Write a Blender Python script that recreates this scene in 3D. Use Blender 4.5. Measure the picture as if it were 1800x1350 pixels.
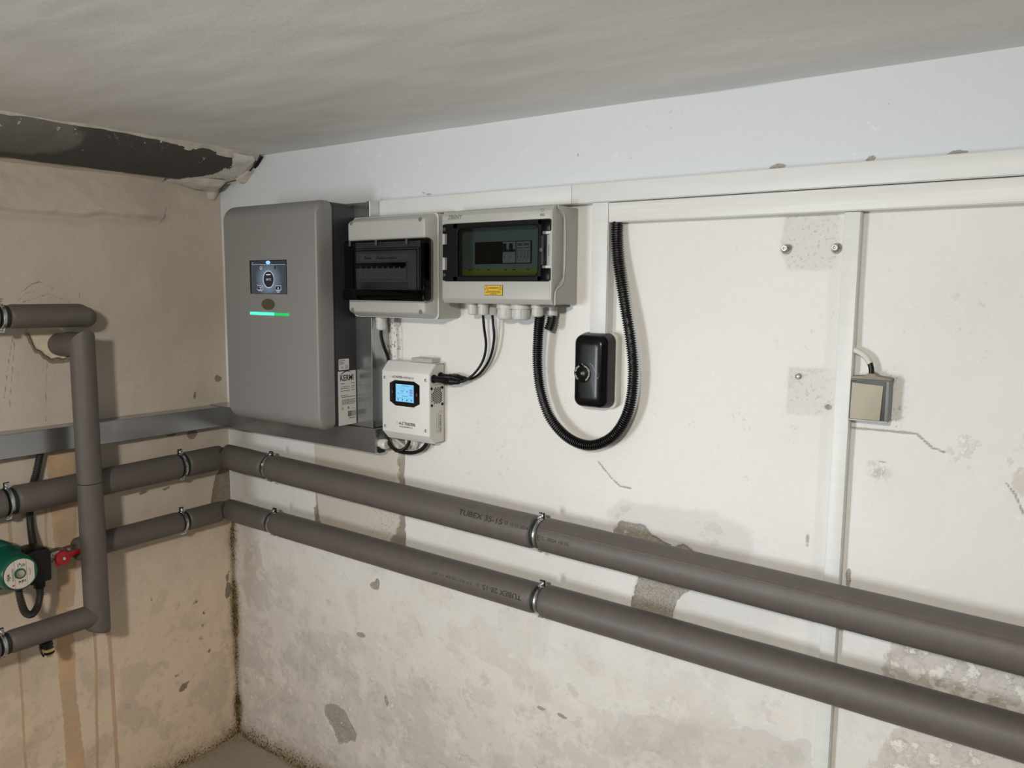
import bpy, bmesh, math, random
import numpy as np
from mathutils import Matrix, Vector

random.seed(7)
for o in list(bpy.data.objects):
    bpy.data.objects.remove(o)
SC = bpy.context.scene
COL = SC.collection
PI = math.pi

# ------------------------------------------------------------------ camera, world, lights, exposure
# room: back wall is y = 0 (runs along +x), left wall is x = 0 (runs along -y), floor z = 0, ceiling z = 1.808
cam_d = bpy.data.cameras.new('camera')
cam = bpy.data.objects.new('camera', cam_d)
COL.objects.link(cam)
SC.camera = cam
yaw, pitch, roll = math.radians(35.2905), math.radians(6.7569), math.radians(0.4913)
fw = Vector((-math.sin(yaw) * math.cos(pitch), math.cos(yaw) * math.cos(pitch), -math.sin(pitch)))
rt = Vector((math.cos(yaw), math.sin(yaw), 0))
up = rt.cross(fw)
rr = rt * math.cos(roll) + up * math.sin(roll)
uu = up * math.cos(roll) - rt * math.sin(roll)
cam.matrix_world = Matrix.Translation((2.0907, -1.45, 1.4387)) @ Matrix((rr, uu, -fw)).transposed().to_4x4()
cam_d.sensor_fit = 'HORIZONTAL'
cam_d.sensor_width = 36.0
cam_d.lens = 1390.5 / 1800 * 36.0
cam_d.clip_start = 0.02
cam_d.clip_end = 50

world = bpy.data.worlds.new('world')
SC.world = world
world.use_nodes = True
world.node_tree.nodes['Background'].inputs[0].default_value = (0.75, 0.82, 0.95, 1)
world.node_tree.nodes['Background'].inputs[1].default_value = 0.12


def light(name, kind, loc, power, color, target=None, **kw):
    d = bpy.data.lights.new(name, kind)
    d.energy = power
    d.color = color
    for k, v in kw.items():
        setattr(d, k, v)
    o = bpy.data.objects.new(name, d)
    COL.objects.link(o)
    o.location = loc
    if target is not None:
        o.rotation_euler = (Vector(target) - Vector(loc)).to_track_quat('-Z', 'Y').to_euler()
    return o


light('bulb', 'AREA', (1.95, -2.0, 1.74), 27.5, (1.0, 0.925, 0.825), target=(0.95, -1.15, 0.25), shape='DISK', size=0.14)
light('daylight', 'AREA', (0.45, -3.02, 0.95), 11.3, (0.86, 0.94, 1.0), target=(1.95, 0, 0.95), shape='RECTANGLE', size=0.50, size_y=0.80, spread=math.radians(84))

SC.view_settings.view_transform = 'Standard'
SC.view_settings.look = 'None'
SC.view_settings.exposure = 0.04
SC.view_settings.gamma = 1.0
SC.view_settings.use_curve_mapping = False


# ------------------------------------------------------------------ materials
def hexc(h):
    h = h.lstrip('#')
    v = [int(h[i:i + 2], 16) / 255 for i in (0, 2, 4)]
    return tuple((c / 12.92 if c <= 0.04045 else ((c + 0.055) / 1.055) ** 2.4) for c in v) + (1,)


MATS = {}


def mat(name, color, rough=0.5, metal=0.0, spec=0.5, emit=None, estr=0.0, var=0.0, vscale=30.0, bump=0.0, bscale=200.0, coat=0.0, stretch=None):
    if name in MATS:
        return MATS[name]
    m = bpy.data.materials.new(name)
    m.use_nodes = True
    nt = m.node_tree
    b = nt.nodes['Principled BSDF']
    c = hexc(color) if isinstance(color, str) else tuple(color) + (1,)
    b.inputs['Base Color'].default_value = c
    b.inputs['Roughness'].default_value = rough
    b.inputs['Metallic'].default_value = metal
    b.inputs['Specular IOR Level'].default_value = spec
    b.inputs['Coat Weight'].default_value = coat
    if emit:
        b.inputs['Emission Color'].default_value = hexc(emit)
        b.inputs['Emission Strength'].default_value = estr
    tc = None
    if var or bump:
        tc = nt.nodes.new('ShaderNodeTexCoord')
        mp = nt.nodes.new('ShaderNodeMapping')
        nt.links.new(tc.outputs['Object'], mp.inputs[0])
        if stretch:
            mp.inputs['Scale'].default_value = stretch
    if var:
        n = nt.nodes.new('ShaderNodeTexNoise')
        n.inputs['Scale'].default_value = vscale
        n.inputs['Detail'].default_value = 5
        nt.links.new(mp.outputs[0], n.inputs['Vector'])
        r = nt.nodes.new('ShaderNodeMapRange')
        r.inputs[1].default_value = 0.3
        r.inputs[2].default_value = 0.7
        r.inputs[3].default_value = 1 - var
        r.inputs[4].default_value = 1 + var
        nt.links.new(n.outputs['Fac'], r.inputs[0])
        mx = nt.nodes.new('ShaderNodeVectorMath')
        mx.operation = 'SCALE'
        mx.inputs[0].default_value = c[:3]
        nt.links.new(r.outputs[0], mx.inputs['Scale'])
        nt.links.new(mx.outputs[0], b.inputs['Base Color'])
    if bump:
        n2 = nt.nodes.new('ShaderNodeTexNoise')
        n2.inputs['Scale'].default_value = bscale
        n2.inputs['Detail'].default_value = 4
        nt.links.new(mp.outputs[0], n2.inputs['Vector'])
        bp = nt.nodes.new('ShaderNodeBump')
        bp.inputs['Strength'].default_value = bump
        bp.inputs['Distance'].default_value = 0.002
        nt.links.new(n2.outputs['Fac'], bp.inputs['Height'])
        nt.links.new(bp.outputs[0], b.inputs['Normal'])
    MATS[name] = m
    return m


def smoke(name, tint, rough=0.06):
    m = bpy.data.materials.new(name)
    m.use_nodes = True
    nt = m.node_tree
    for n in list(nt.nodes):
        nt.nodes.remove(n)
    out = nt.nodes.new('ShaderNodeOutputMaterial')
    tr = nt.nodes.new('ShaderNodeBsdfTransparent')
    tr.inputs[0].default_value = tuple(tint) + (1,)
    gl = nt.nodes.new('ShaderNodeBsdfGlossy')
    gl.inputs['Color'].default_value = (1, 1, 1, 1)
    gl.inputs['Roughness'].default_value = rough
    fr = nt.nodes.new('ShaderNodeFresnel')
    fr.inputs[0].default_value = 1.22
    mx = nt.nodes.new('ShaderNodeMixShader')
    nt.links.new(fr.outputs[0], mx.inputs[0])
    nt.links.new(tr.outputs[0], mx.inputs[1])
    nt.links.new(gl.outputs[0], mx.inputs[2])
    nt.links.new(mx.outputs[0], out.inputs[0])
    MATS[name] = m
    return m


SILVER = mat('silver_paint', (0.25, 0.248, 0.243), 0.5, 0.25, 0.5, bump=0.05, bscale=900)
CHARCOAL = mat('charcoal_sheet', '#26272a', 0.45)
BLACKGAP = mat('black_gap', '#060606', 0.6)
GALV = mat('galvanised_steel', (0.40, 0.41, 0.42), 0.24, 0.9, var=0.10, vscale=14, bump=0.03, bscale=60)
GREYABS = mat('light_grey_plastic', '#aaaba7', 0.42, bump=0.03, bscale=600)
GREYABS2 = mat('pale_grey_plastic', '#c0c1be', 0.40)
WHITEPC = mat('white_powder_coat', '#d8d8d7', 0.45, bump=0.05, bscale=900)
GREYPC = mat('grey_powder_coat', '#cdcbc6', 0.5)
TRUNK = mat('white_trunking', '#d6d8d7', 0.42, var=0.03, vscale=9, stretch=(0.6, 6, 6), bump=0.03, bscale=120)
TRUNK2 = mat('cream_trunking', '#d9dad7', 0.42, var=0.06, vscale=7, stretch=(0.5, 9, 16), bump=0.03, bscale=120)
FOAM = mat('grey_foam', '#5c5652', 0.52, var=0.06, vscale=40, bump=0.12, bscale=700)
FOAMDARK = mat('dark_foam', '#3b3733', 0.8)
COPPER = mat('pipe_core', '#4a4038', 0.6)
ZINC = mat('zinc_steel', (0.56, 0.57, 0.58), 0.27, 1.0)
RUBBER = mat('dark_green_rubber', '#10201f', 0.5)
BLACKPL = mat('black_plastic', '#050506', 0.42, spec=0.35)
BLACKCOR = mat('black_corrugated', '#070708', 0.38)
GREYCOR = mat('grey_corrugated', '#2b2927', 0.5)
CABLE = mat('black_cable', '#050507', 0.5, spec=0.3)
BAKELITE = mat('black_bakelite', '#030304', 0.26, spec=0.3, bump=0.02, bscale=40)
DUSTBLACK = mat('dusty_bakelite', '#2c2c2d', 0.5, var=0.25, vscale=30)
OFFWHITE = mat('off_white_paint', '#cfccc5', 0.6, var=0.05, vscale=30)
BLACKGLASS = mat('black_glass', '#050506', 0.08)
DARKPRINT = mat('dark_print', '#1b1b1c', 0.6)
GREYPRINT = mat('grey_print', '#6f6f6d', 0.6)
LIGHTPRINT = mat('light_print', '#b9b9b6', 0.6)
PAPER = mat('label_paper', '#c9c9c6', 0.5)
YELLOW = mat('yellow_label', '#d2ae1c', 0.5)
REDPRINT = mat('red_print', '#9c3a12', 0.5)
GREEN = mat('pump_green', '#08503e', 0.32, bump=0.05, bscale=300)
BRASS = mat('brass', (0.62, 0.50, 0.26), 0.28, 1.0)
NICKEL = mat('nickel', (0.55, 0.52, 0.47), 0.28, 1.0)
RED = mat('red_enamel', '#a11420', 0.35)
PIPEPAINT = None


# ------------------------------------------------------------------ object helpers
def smooth_mesh(me, angle=35):
    me.polygons.foreach_set('use_smooth', np.ones(len(me.polygons), dtype=bool))
    me.set_sharp_from_angle(angle=math.radians(angle))


def attach(o, parent):
    if parent is not None:
        o.parent = parent
        if parent.type == 'EMPTY':
            o.matrix_parent_inverse = Matrix.Translation(-parent.location)


def obj(name, verts, faces, m, parent=None, smooth=35):
    me = bpy.data.meshes.new(name)
    me.from_pydata([tuple(v) for v in verts], [], faces)
    me.validate()
    bm = bmesh.new()
    bm.from_mesh(me)
    bmesh.ops.recalc_face_normals(bm, faces=bm.faces)
    bm.to_mesh(me)
    bm.free()
    if smooth:
        smooth_mesh(me, smooth)
    me.materials.append(m)
    o = bpy.data.objects.new(name, me)
    COL.objects.link(o)
    attach(o, parent)
    return o


def tag(o, label=None, cat=None, group=None, kind=None):
    if label: o['label'] = label
    if cat: o['category'] = cat
    if group: o['group'] = group
    if kind: o['kind'] = kind
    return o


def thing(name, label, cat, loc, group=None):
    o = bpy.data.objects.new(name, None)
    o.empty_display_size = 0.05
    COL.objects.link(o)
    o.location = loc
    return tag(o, label, cat, group)


class MB:
    def __init__(self):
        self.v = []
        self.f = []

    def add(self, v, f):
        k = len(self.v)
        self.v += [tuple(p) for p in v]
        self.f += [tuple(i + k for i in q) for q in f]
        return self

    def box(self, x0, x1, y0, y1, z0, z1, bev=0.0, seg=2):
        bm = bmesh.new()
        vs = [bm.verts.new(p) for p in ((x0, y0, z0), (x1, y0, z0), (x1, y1, z0), (x0, y1, z0), (x0, y0, z1), (x1, y0, z1), (x1, y1, z1), (x0, y1, z1))]
        for q in ((0, 3, 2, 1), (4, 5, 6, 7), (0, 1, 5, 4), (1, 2, 6, 5), (2, 3, 7, 6), (3, 0, 4, 7)):
            bm.faces.new([vs[i] for i in q])
        if bev > 0:
            bmesh.ops.bevel(bm, geom=bm.edges[:], offset=bev, segments=seg, profile=0.5, affect='EDGES')
        bm.verts.index_update()
        self.add([v.co[:] for v in bm.verts], [[v.index for v in f.verts] for f in bm.faces])
        bm.free()
        return self

    def prism(self, poly, axis, a0, a1, bev=0.0):
        """poly: 2D points in the two other axes (in x,y,z order); extruded along axis."""
        n = len(poly)

        def p3(p, a):
            q = list(p)
            q.insert(axis, a)
            return q
        v = [p3(p, a0) for p in poly] + [p3(p, a1) for p in poly]
        f = [list(range(n))[::-1], [n + i for i in range(n)]]
        f += [[i, (i + 1) % n, n + (i + 1) % n, n + i] for i in range(n)]
        if bev:
            bm = bmesh.new()
            bv = [bm.verts.new(p) for p in v]
            for q in f: bm.faces.new([bv[i] for i in q])
            bmesh.ops.recalc_face_normals(bm, faces=bm.faces)
            bmesh.ops.bevel(bm, geom=bm.edges[:], offset=bev, segments=2, profile=0.5, affect='EDGES')
            bm.verts.index_update()
            v = [w.co[:] for w in bm.verts]
            f = [[w.index for w in q.verts] for q in bm.faces]
            bm.free()
        return self.add(v, f)

    def rings(self, rs, cap0=True, cap1=True, closed=True):
        n = len(rs[0])
        v = [p for r in rs for p in r]
        f = []
        for k in range(len(rs) - 1):
            for i in range(n if closed else n - 1):
                j = (i + 1) % n
                f.append((k * n + i, k * n + j, (k + 1) * n + j, (k + 1) * n + i))
        if cap0: f.append(tuple(range(n))[::-1])
        if cap1: f.append(tuple((len(rs) - 1) * n + i for i in range(n)))
        return self.add(v, f)

    def tube(self, pts, rad, seg=16, caps=True):
        pts = [Vector(p) for p in pts]
        n = len(pts)
        rad = [rad] * n if not hasattr(rad, '__len__') else rad
        T = []
        for i in range(n):
            t = pts[min(i + 1, n - 1)] - pts[max(i - 1, 0)]
            T.append(t.normalized())
        a = Vector((0, 0, 1)) if abs(T[0].z) < 0.9 else Vector((0, 1, 0))
        N = (a - a.dot(T[0]) * T[0]).normalized()
        rs = []
        for i in range(n):
            N = (N - N.dot(T[i]) * T[i]).normalized()
            B = T[i].cross(N)
            rs.append([pts[i] + (N * math.cos(q) + B * math.sin(q)) * rad[i] for q in [2 * PI * k / seg for k in range(seg)]])
        return self.rings(rs, caps, caps)

    def lathe(self, prof, p0, d, seg=24, cap=True):
        """prof: (t along d, radius)"""
        p0, d = Vector(p0), Vector(d).normalized()
        a = Vector((0, 0, 1)) if abs(d.z) < 0.9 else Vector((1, 0, 0))
        N = (a - a.dot(d) * d).normalized()
        B = d.cross(N)
        rs = [[p0 + d * t + (N * math.cos(q) + B * math.sin(q)) * r for q in [2 * PI * k / seg for k in range(seg)]] for t, r in prof]
        return self.rings(rs, cap, cap)

    def build(self, name, m, parent=None, smooth=35):
        return obj(name, self.v, self.f, m, parent, smooth)


def rrect(x0, x1, z0, z1, r, n=6):
    out = []
    for cx, cz, a0 in ((x1 - r, z1 - r, 0), (x0 + r, z1 - r, 90), (x0 + r, z0 + r, 180), (x1 - r, z0 + r, 270)):
        for k in range(n + 1):
            a = math.radians(a0 + 90 * k / n)
            out.append((cx + r * math.cos(a), cz + r * math.sin(a)))
    return out


def rpanel(x0, x1, z0, z1, rc, steps, n=6):
    """stack of rounded rectangles facing -y: steps = (inset, y)"""
    rs = []
    for d, y in steps:
        rs.append([(x, y, z) for x, z in rrect(x0 + d, x1 - d, z0 + d, z1 - d, max(rc - d * 0.6, 0.0006), n)])
    return MB().rings(rs)


def fillet(y_side, y_front, r, n=6):
    """inset,y steps: straight side then quarter round to the front"""
    st = [(0, y_side)]
    for k in range(n + 1):
        a = PI / 2 * k / n
        st.append((r * (1 - math.cos(a)), y_front + r * (1 - math.sin(a))))
    return st


def spline(pts, step=0.002):
    pts = [Vector(p) for p in pts]
    P = [pts[0] * 2 - pts[1]] + pts + [pts[-1] * 2 - pts[-2]]
    out = []
    for i in range(1, len(P) - 2):
        a, b, c, d = P[i - 1], P[i], P[i + 1], P[i + 2]
        n = 24
        for k in range(n):
            t = k / n
            out.append(0.5 * ((2 * b) + (c - a) * t + (2 * a - 5 * b + 4 * c - d) * t * t + (3 * b - a - 3 * c + d) * t ** 3))
    out.append(P[-2])
    # resample evenly
    L = [0]
    for i in range(1, len(out)):
        L.append(L[-1] + (out[i] - out[i - 1]).length)
    n = max(2, int(L[-1] / step))
    res = []
    j = 0
    for k in range(n + 1):
        s = L[-1] * k / n
        while j < len(L) - 2 and L[j + 1] < s: j += 1
        t = (s - L[j]) / max(L[j + 1] - L[j], 1e-9)
        res.append(out[j].lerp(out[j + 1], min(max(t, 0), 1)))
    return res


def corrugated(pts, r_out, r_in, pitch, seg=18):
    path = spline(pts, pitch / 4)
    rad = [(r_out, r_out, r_in, r_in)[i % 4] for i in range(len(path))]
    return MB().tube(path, rad, seg)


TEXTS = []


def text(name, s, m, parent, w, h, frame, label=None, slant=0.0):
    """frame(u, v) -> point; the lettering is fitted to u in 0..w, v in 0..h"""
    TEXTS.append((name, s, m, parent, w, h, frame, label, slant))


def flat(o, u, v):
    o, u, v = Vector(o), Vector(u), Vector(v)
    return lambda a, b: o + u * a + v * b


def flush_texts():
    tmp = []
    for (name, s, m, parent, w, h, frame, label, slant) in TEXTS:
        c = bpy.data.curves.new('t', 'FONT')
        c.body = s
        c.resolution_u = 3
        c.shear = slant
        c.offset = 0.022 if m.name in ('dark_print', 'grey_print') else 0.008
        o = bpy.data.objects.new('t', c)
        COL.objects.link(o)
        tmp.append(o)
    bpy.context.view_layer.update()
    dg = bpy.context.evaluated_depsgraph_get()
    for o, (name, s, m, parent, w, h, frame, label, slant) in zip(tmp, TEXTS):
        me = bpy.data.meshes.new_from_object(o.evaluated_get(dg))
        if getattr(frame, 'curved', False):       # letters bent round a pipe need points along their stems
            bmt = bmesh.new()
            bmt.from_mesh(me)
            bmesh.ops.triangulate(bmt, faces=bmt.faces[:])
            for _ in range(2):
                bmesh.ops.subdivide_edges(bmt, edges=[e for e in bmt.edges if e.calc_length() > 0.12], cuts=1)
                bmesh.ops.triangulate(bmt, faces=bmt.faces[:])
            bmt.to_mesh(me)
            bmt.free()
        n = len(me.vertices)
        co = np.empty(n * 3)
        me.vertices.foreach_get('co', co)
        co = co.reshape(-1, 3)
        mn, mx = co.min(0), co.max(0)
        q = [frame((p[0] - mn[0]) / (mx[0] - mn[0]) * w, (p[1] - mn[1]) / max(mx[1] - mn[1], 1e-6) * h) for p in co]
        me.vertices.foreach_set('co', np.array([tuple(p) for p in q]).ravel())
        me.update()
        me.materials.clear()
        me.materials.append(m)
        me.name = name
        t = bpy.data.objects.new(name, me)
        COL.objects.link(t)
        attach(t, parent)
        if label: t['label'] = label
    for o in tmp:
        bpy.data.objects.remove(o)


def bars(name, m, parent, frame, rects, label=None):
    """flat printed bars: rects (u0, u1, v0, v1)"""
    mb = MB()
    for a, b, c, d in rects:
        mb.add([frame(a, c), frame(b, c), frame(b, d), frame(a, d)], [(0, 1, 2, 3)])
    o = mb.build(name, m, parent, 0)
    if label: o['label'] = label
    if len(rects) > 1: o['kind'] = 'stuff'
    return o


def printlines(w, rows, rnd, lo=0.5, hi=1.0, start=0.0):
    """rows: (v centre, height); broken into word-like dashes"""
    out = []
    for v, h in rows:
        u = start
        end = start + w * rnd.uniform(lo, hi)
        while u < end:
            l = rnd.uniform(2, 6) * h
            out.append((u, min(u + l, end), v - h / 2, v + h / 2))
            u += l + h * 0.8
    return out


# ------------------------------------------------------------------ noise for the plaster
def vnoise(x, y, seed=0):
    xi = np.floor(x).astype(np.int64)
    yi = np.floor(y).astype(np.int64)
    fx, fy = x - xi, y - yi
    fx = fx * fx * (3 - 2 * fx)
    fy = fy * fy * (3 - 2 * fy)

    def h(a, b):
        n = (a * 374761393 + b * 668265263 + seed * 1442695041) & 0xffffffff
        n = ((n ^ (n >> 13)) * 1274126177) & 0xffffffff
        return ((n ^ (n >> 16)) & 0xffff) / 65535.0
    a = h(xi, yi) * (1 - fx) + h(xi + 1, yi) * fx
    b = h(xi, yi + 1) * (1 - fx) + h(xi + 1, yi + 1) * fx
    return a * (1 - fy) + b * fy


def fbm(x, y, sc, oct=4, seed=0):
    s, a, t = 0, 1, 0
    for o in range(oct):
        s = s + a * vnoise(x * sc * 2 ** o + 17.3 * o, y * sc * 2 ** o + 5.1 * o, seed + o)
        t += a
        a *= 0.5
    return s / t


def sdpoly(x, y, poly):
    """signed distance, positive inside"""
    d = np.full(x.shape, 1e9)
    ins = np.zeros(x.shape, bool)
    n = len(poly)
    for i in range(n):
        ax, ay = poly[i]
        bx, by = poly[(i + 1) % n]
        ex, ey = bx - ax, by - ay
        t = np.clip(((x - ax) * ex + (y - ay) * ey) / (ex * ex + ey * ey + 1e-12), 0, 1)
        d = np.minimum(d, np.hypot(x - ax - t * ex, y - ay - t * ey))
        c = ((ay > y) != (by > y)) & (x < ex * (y - ay) / (ey if abs(ey) > 1e-12 else 1e-12) + ax)
        ins ^= c
    return np.where(ins, d, -d)


def dline(x, y, pl):
    d = np.full(x.shape, 1e9)
    for (ax, ay), (bx, by) in zip(pl[:-1], pl[1:]):
        ex, ey = bx - ax, by - ay
        t = np.clip(((x - ax) * ex + (y - ay) * ey) / (ex * ex + ey * ey + 1e-12), 0, 1)
        d = np.minimum(d, np.hypot(x - ax - t * ex, y - ay - t * ey))
    return d


def sstep(a, b, x):
    t = np.clip((x - a) / (b - a), 0, 1)
    return t * t * (3 - 2 * t)


def soft(sd, w=0.012):
    return np.clip(0.5 + sd / (2 * w), 0, 1)


ATTRS = ('bare', 'tan', 'damp', 'rust', 'mold', 'crack', 'flake', 'speck', 'ghost', 'cool')


def wall_material(name, base, base2, tanc, dampc, rustc=(0.17, 0.145, 0.11), lowfade=None, barec=(0.32, 0.295, 0.26), bstr=0.5):
    m = bpy.data.materials.new(name)
    m.use_nodes = True
    nt = m.node_tree
    N, L = nt.nodes, nt.links
    b = N['Principled BSDF']
    b.inputs['Roughness'].default_value = 0.75
    b.inputs['Specular IOR Level'].default_value = 0.3
    tc = N.new('ShaderNodeTexCoord')

    def noise(scale, detail=6, rough=0.6, off=0):
        n = N.new('ShaderNodeTexNoise')
        n.inputs['Scale'].default_value = scale
        n.inputs['Detail'].default_value = detail
        n.inputs['Roughness'].default_value = rough
        mp = N.new('ShaderNodeMapping')
        mp.inputs['Location'].default_value = (off, off * 0.7, off * 1.3)
        L.new(tc.outputs['Object'], mp.inputs[0])
        L.new(mp.outputs[0], n.inputs['Vector'])
        return n.outputs['Fac']

    def math_(op, a, b_, c=None):
        n = N.new('ShaderNodeMath')
        n.operation = op
        for i, q in enumerate((a, b_, c)):
            if q is None: continue
            if isinstance(q, (int, float)): n.inputs[i].default_value = q
            else: L.new(q, n.inputs[i])
        return n.outputs[0]

    def rng(v, lo, hi, a=0.0, b_=1.0):
        n = N.new('ShaderNodeMapRange')
        n.interpolation_type = 'SMOOTHSTEP'
        n.inputs[1].default_value, n.inputs[2].default_value = lo, hi
        n.inputs[3].default_value, n.inputs[4].default_value = a, b_
        L.new(v, n.inputs[0])
        return n.outputs[0]

    def mixc(f, c1, c2):
        n = N.new('ShaderNodeMix')
        n.data_type = 'RGBA'
        for s, c in ((6, c1), (7, c2)):
            if isinstance(c, tuple): n.inputs[s].default_value = c + (1,)
            else: L.new(c, n.inputs[s])
        if isinstance(f, (int, float)): n.inputs[0].default_value = f
        else: L.new(f, n.inputs[0])
        return n.outputs[2]

    def at(nm):
        n = N.new('ShaderNodeAttribute')
        n.attribute_name = nm
        return n.outputs['Fac']

    n_lo = noise(2.2, 5, 0.6, 3)
    n_mid = noise(11, 7, 0.62, 9)
    n_hi = noise(60, 6, 0.65, 1)
    n_gr = noise(330, 4, 0.7, 5)
    n_sp = noise(170, 3, 0.6, 12)
    sep = N.new('ShaderNodeSeparateXYZ')
    L.new(tc.outputs['Object'], sep.inputs[0])
    col = mixc(rng(n_lo, 0.35, 0.68), base, base2)
    if lowfade:
        z0, z1, cc = lowfade
        zz = math_('ADD', sep.outputs['Z'], math_('MULTIPLY', math_('SUBTRACT', n_mid, 0.5), 0.5))
        col = mixc(rng(zz, z0, z1, 0.9, 0.0), col, cc)
    col = mixc(at('cool'), col, (0.655, 0.695, 0.725))
    # greyish damp blotches, sharp-edged layers of old distemper
    damp = math_('ADD', at('damp'), math_('MULTIPLY', math_('SUBTRACT', n_mid, 0.5), 1.5))
    col = mixc(math_('MULTIPLY', rng(damp, 0.50, 0.58), 0.85), col, dampc)
    d2 = math_('ADD', at('damp'), math_('MULTIPLY', math_('SUBTRACT', noise(19, 6, 0.6, 31), 0.5), 2.0))
    col = mixc(math_('MULTIPLY', rng(d2, 0.80, 0.95), 0.45), col, tuple(q * 0.72 for q in dampc))
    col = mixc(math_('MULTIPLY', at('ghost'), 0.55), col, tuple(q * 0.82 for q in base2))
    if lowfade:
        lowm = rng(zz, 0.30, 0.95, 1.0, 0.0)
        col = mixc(math_('MULTIPLY', math_('MULTIPLY', rng(noise(7, 8, 0.62, 51), 0.51, 0.56), lowm), 0.40), col, tuple(q * 0.80 for q in dampc))
        col = mixc(math_('MULTIPLY', math_('MULTIPLY', rng(noise(13, 8, 0.66, 57), 0.54, 0.60), lowm), 0.55), col, tuple(min(1, q * 1.25) for q in dampc))
        col = mixc(math_('MULTIPLY', math_('MULTIPLY', rng(noise(26, 7, 0.7, 63), 0.58, 0.63), lowm), 0.40), col, tuple(q * 0.72 for q in dampc))
    tn = math_('ADD', at('tan'), math_('MULTIPLY', math_('SUBTRACT', n_hi, 0.5), 0.35))
    col = mixc(math_('MULTIPLY', rng(tn, 0.44, 0.54), 0.9), col, tanc)
    rs = math_('ADD', at('rust'), math_('MULTIPLY', math_('SUBTRACT', n_hi, 0.5), 0.9))
    rcol = mixc(rng(n_mid, 0.35, 0.65), rustc, tuple(min(1, q * 1.5) for q in rustc))
    col = mixc(math_('MULTIPLY', rng(rs, 0.40, 0.62), rng(n_mid, 0.30, 0.62, 0.55, 0.95)), col, rcol)
    br = math_('ADD', at('bare'), math_('MULTIPLY', math_('SUBTRACT', n_hi, 0.5), 0.45))
    bcol = mixc(rng(n_gr, 0.35, 0.7), tuple(q * 0.8 for q in barec), tuple(min(1, q * 1.45) for q in barec))
    col = mixc(rng(br, 0.46, 0.53), col, bcol)
    fl = math_('ADD', at('flake'), math_('MULTIPLY', math_('SUBTRACT', noise(34, 7, 0.7, 21), 0.5), 1.7))
    col = mixc(math_('MULTIPLY', rng(fl, 0.62, 0.72), 0.9), col, (0.80, 0.77, 0.71))
    sp = math_('MULTIPLY', at('speck'), rng(n_sp, 0.56, 0.66))
    col = mixc(math_('MULTIPLY', sp, 0.8), col, (0.20, 0.165, 0.125))
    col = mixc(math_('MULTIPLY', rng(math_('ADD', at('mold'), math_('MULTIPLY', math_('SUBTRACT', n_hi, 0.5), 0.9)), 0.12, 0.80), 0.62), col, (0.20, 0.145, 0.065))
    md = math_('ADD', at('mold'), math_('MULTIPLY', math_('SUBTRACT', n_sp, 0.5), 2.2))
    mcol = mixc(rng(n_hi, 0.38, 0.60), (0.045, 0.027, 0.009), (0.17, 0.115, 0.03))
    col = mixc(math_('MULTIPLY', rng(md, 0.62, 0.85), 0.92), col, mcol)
    ck = math_('ADD', at('crack'), math_('MULTIPLY', math_('SUBTRACT', n_hi, 0.5), 0.9))
    col = mixc(math_('MULTIPLY', rng(ck, 0.50, 0.8), 0.6), col, (0.16, 0.12, 0.085))
    # scattered fine pits and scuffs
    sc_ = math_('MULTIPLY', rng(noise(48, 5, 0.75, 71), 0.615, 0.655), rng(noise(5, 4, 0.6, 77), 0.50, 0.62))
    col = mixc(math_('MULTIPLY', sc_, 0.30), col, tuple(q * 0.55 for q in base2))
    wc = math_('MULTIPLY', rng(noise(40, 5, 0.7, 83), 0.62, 0.66), rng(noise(4, 4, 0.6, 89), 0.48, 0.60))
    col = mixc(math_('MULTIPLY', wc, 0.45), col, tuple(min(0.84, q * 1.12 + 0.02) for q in base))
    pit = math_('MULTIPLY', rng(noise(85, 2, 0.5, 44), 0.74, 0.78), rng(n_mid, 0.5, 0.62))
    col = mixc(math_('MULTIPLY', pit, 0.55), col, (0.25, 0.21, 0.17))
    col = mixc(math_('MULTIPLY', rng(n_hi, 0.42, 0.75), 0.12), col, tuple(q * 0.8 for q in base))
    L.new(col, b.inputs['Base Color'])
    hgt = math_('ADD', math_('MULTIPLY', n_mid, 1.0), math_('MULTIPLY', n_hi, 0.35))
    hgt = math_('ADD', hgt, math_('MULTIPLY', n_gr, math_('ADD', 0.05, math_('MULTIPLY', at('bare'), 0.3))))
    hgt = math_('ADD', hgt, math_('MULTIPLY', rng(fl, 0.55, 0.75), 0.5))
    bp = N.new('ShaderNodeBump')
    bp.inputs['Strength'].default_value = bstr
    bp.inputs['Distance'].default_value = 0.006
    L.new(hgt, bp.inputs['Height'])
    L.new(bp.outputs[0], b.inputs['Normal'])
    return m


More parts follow.
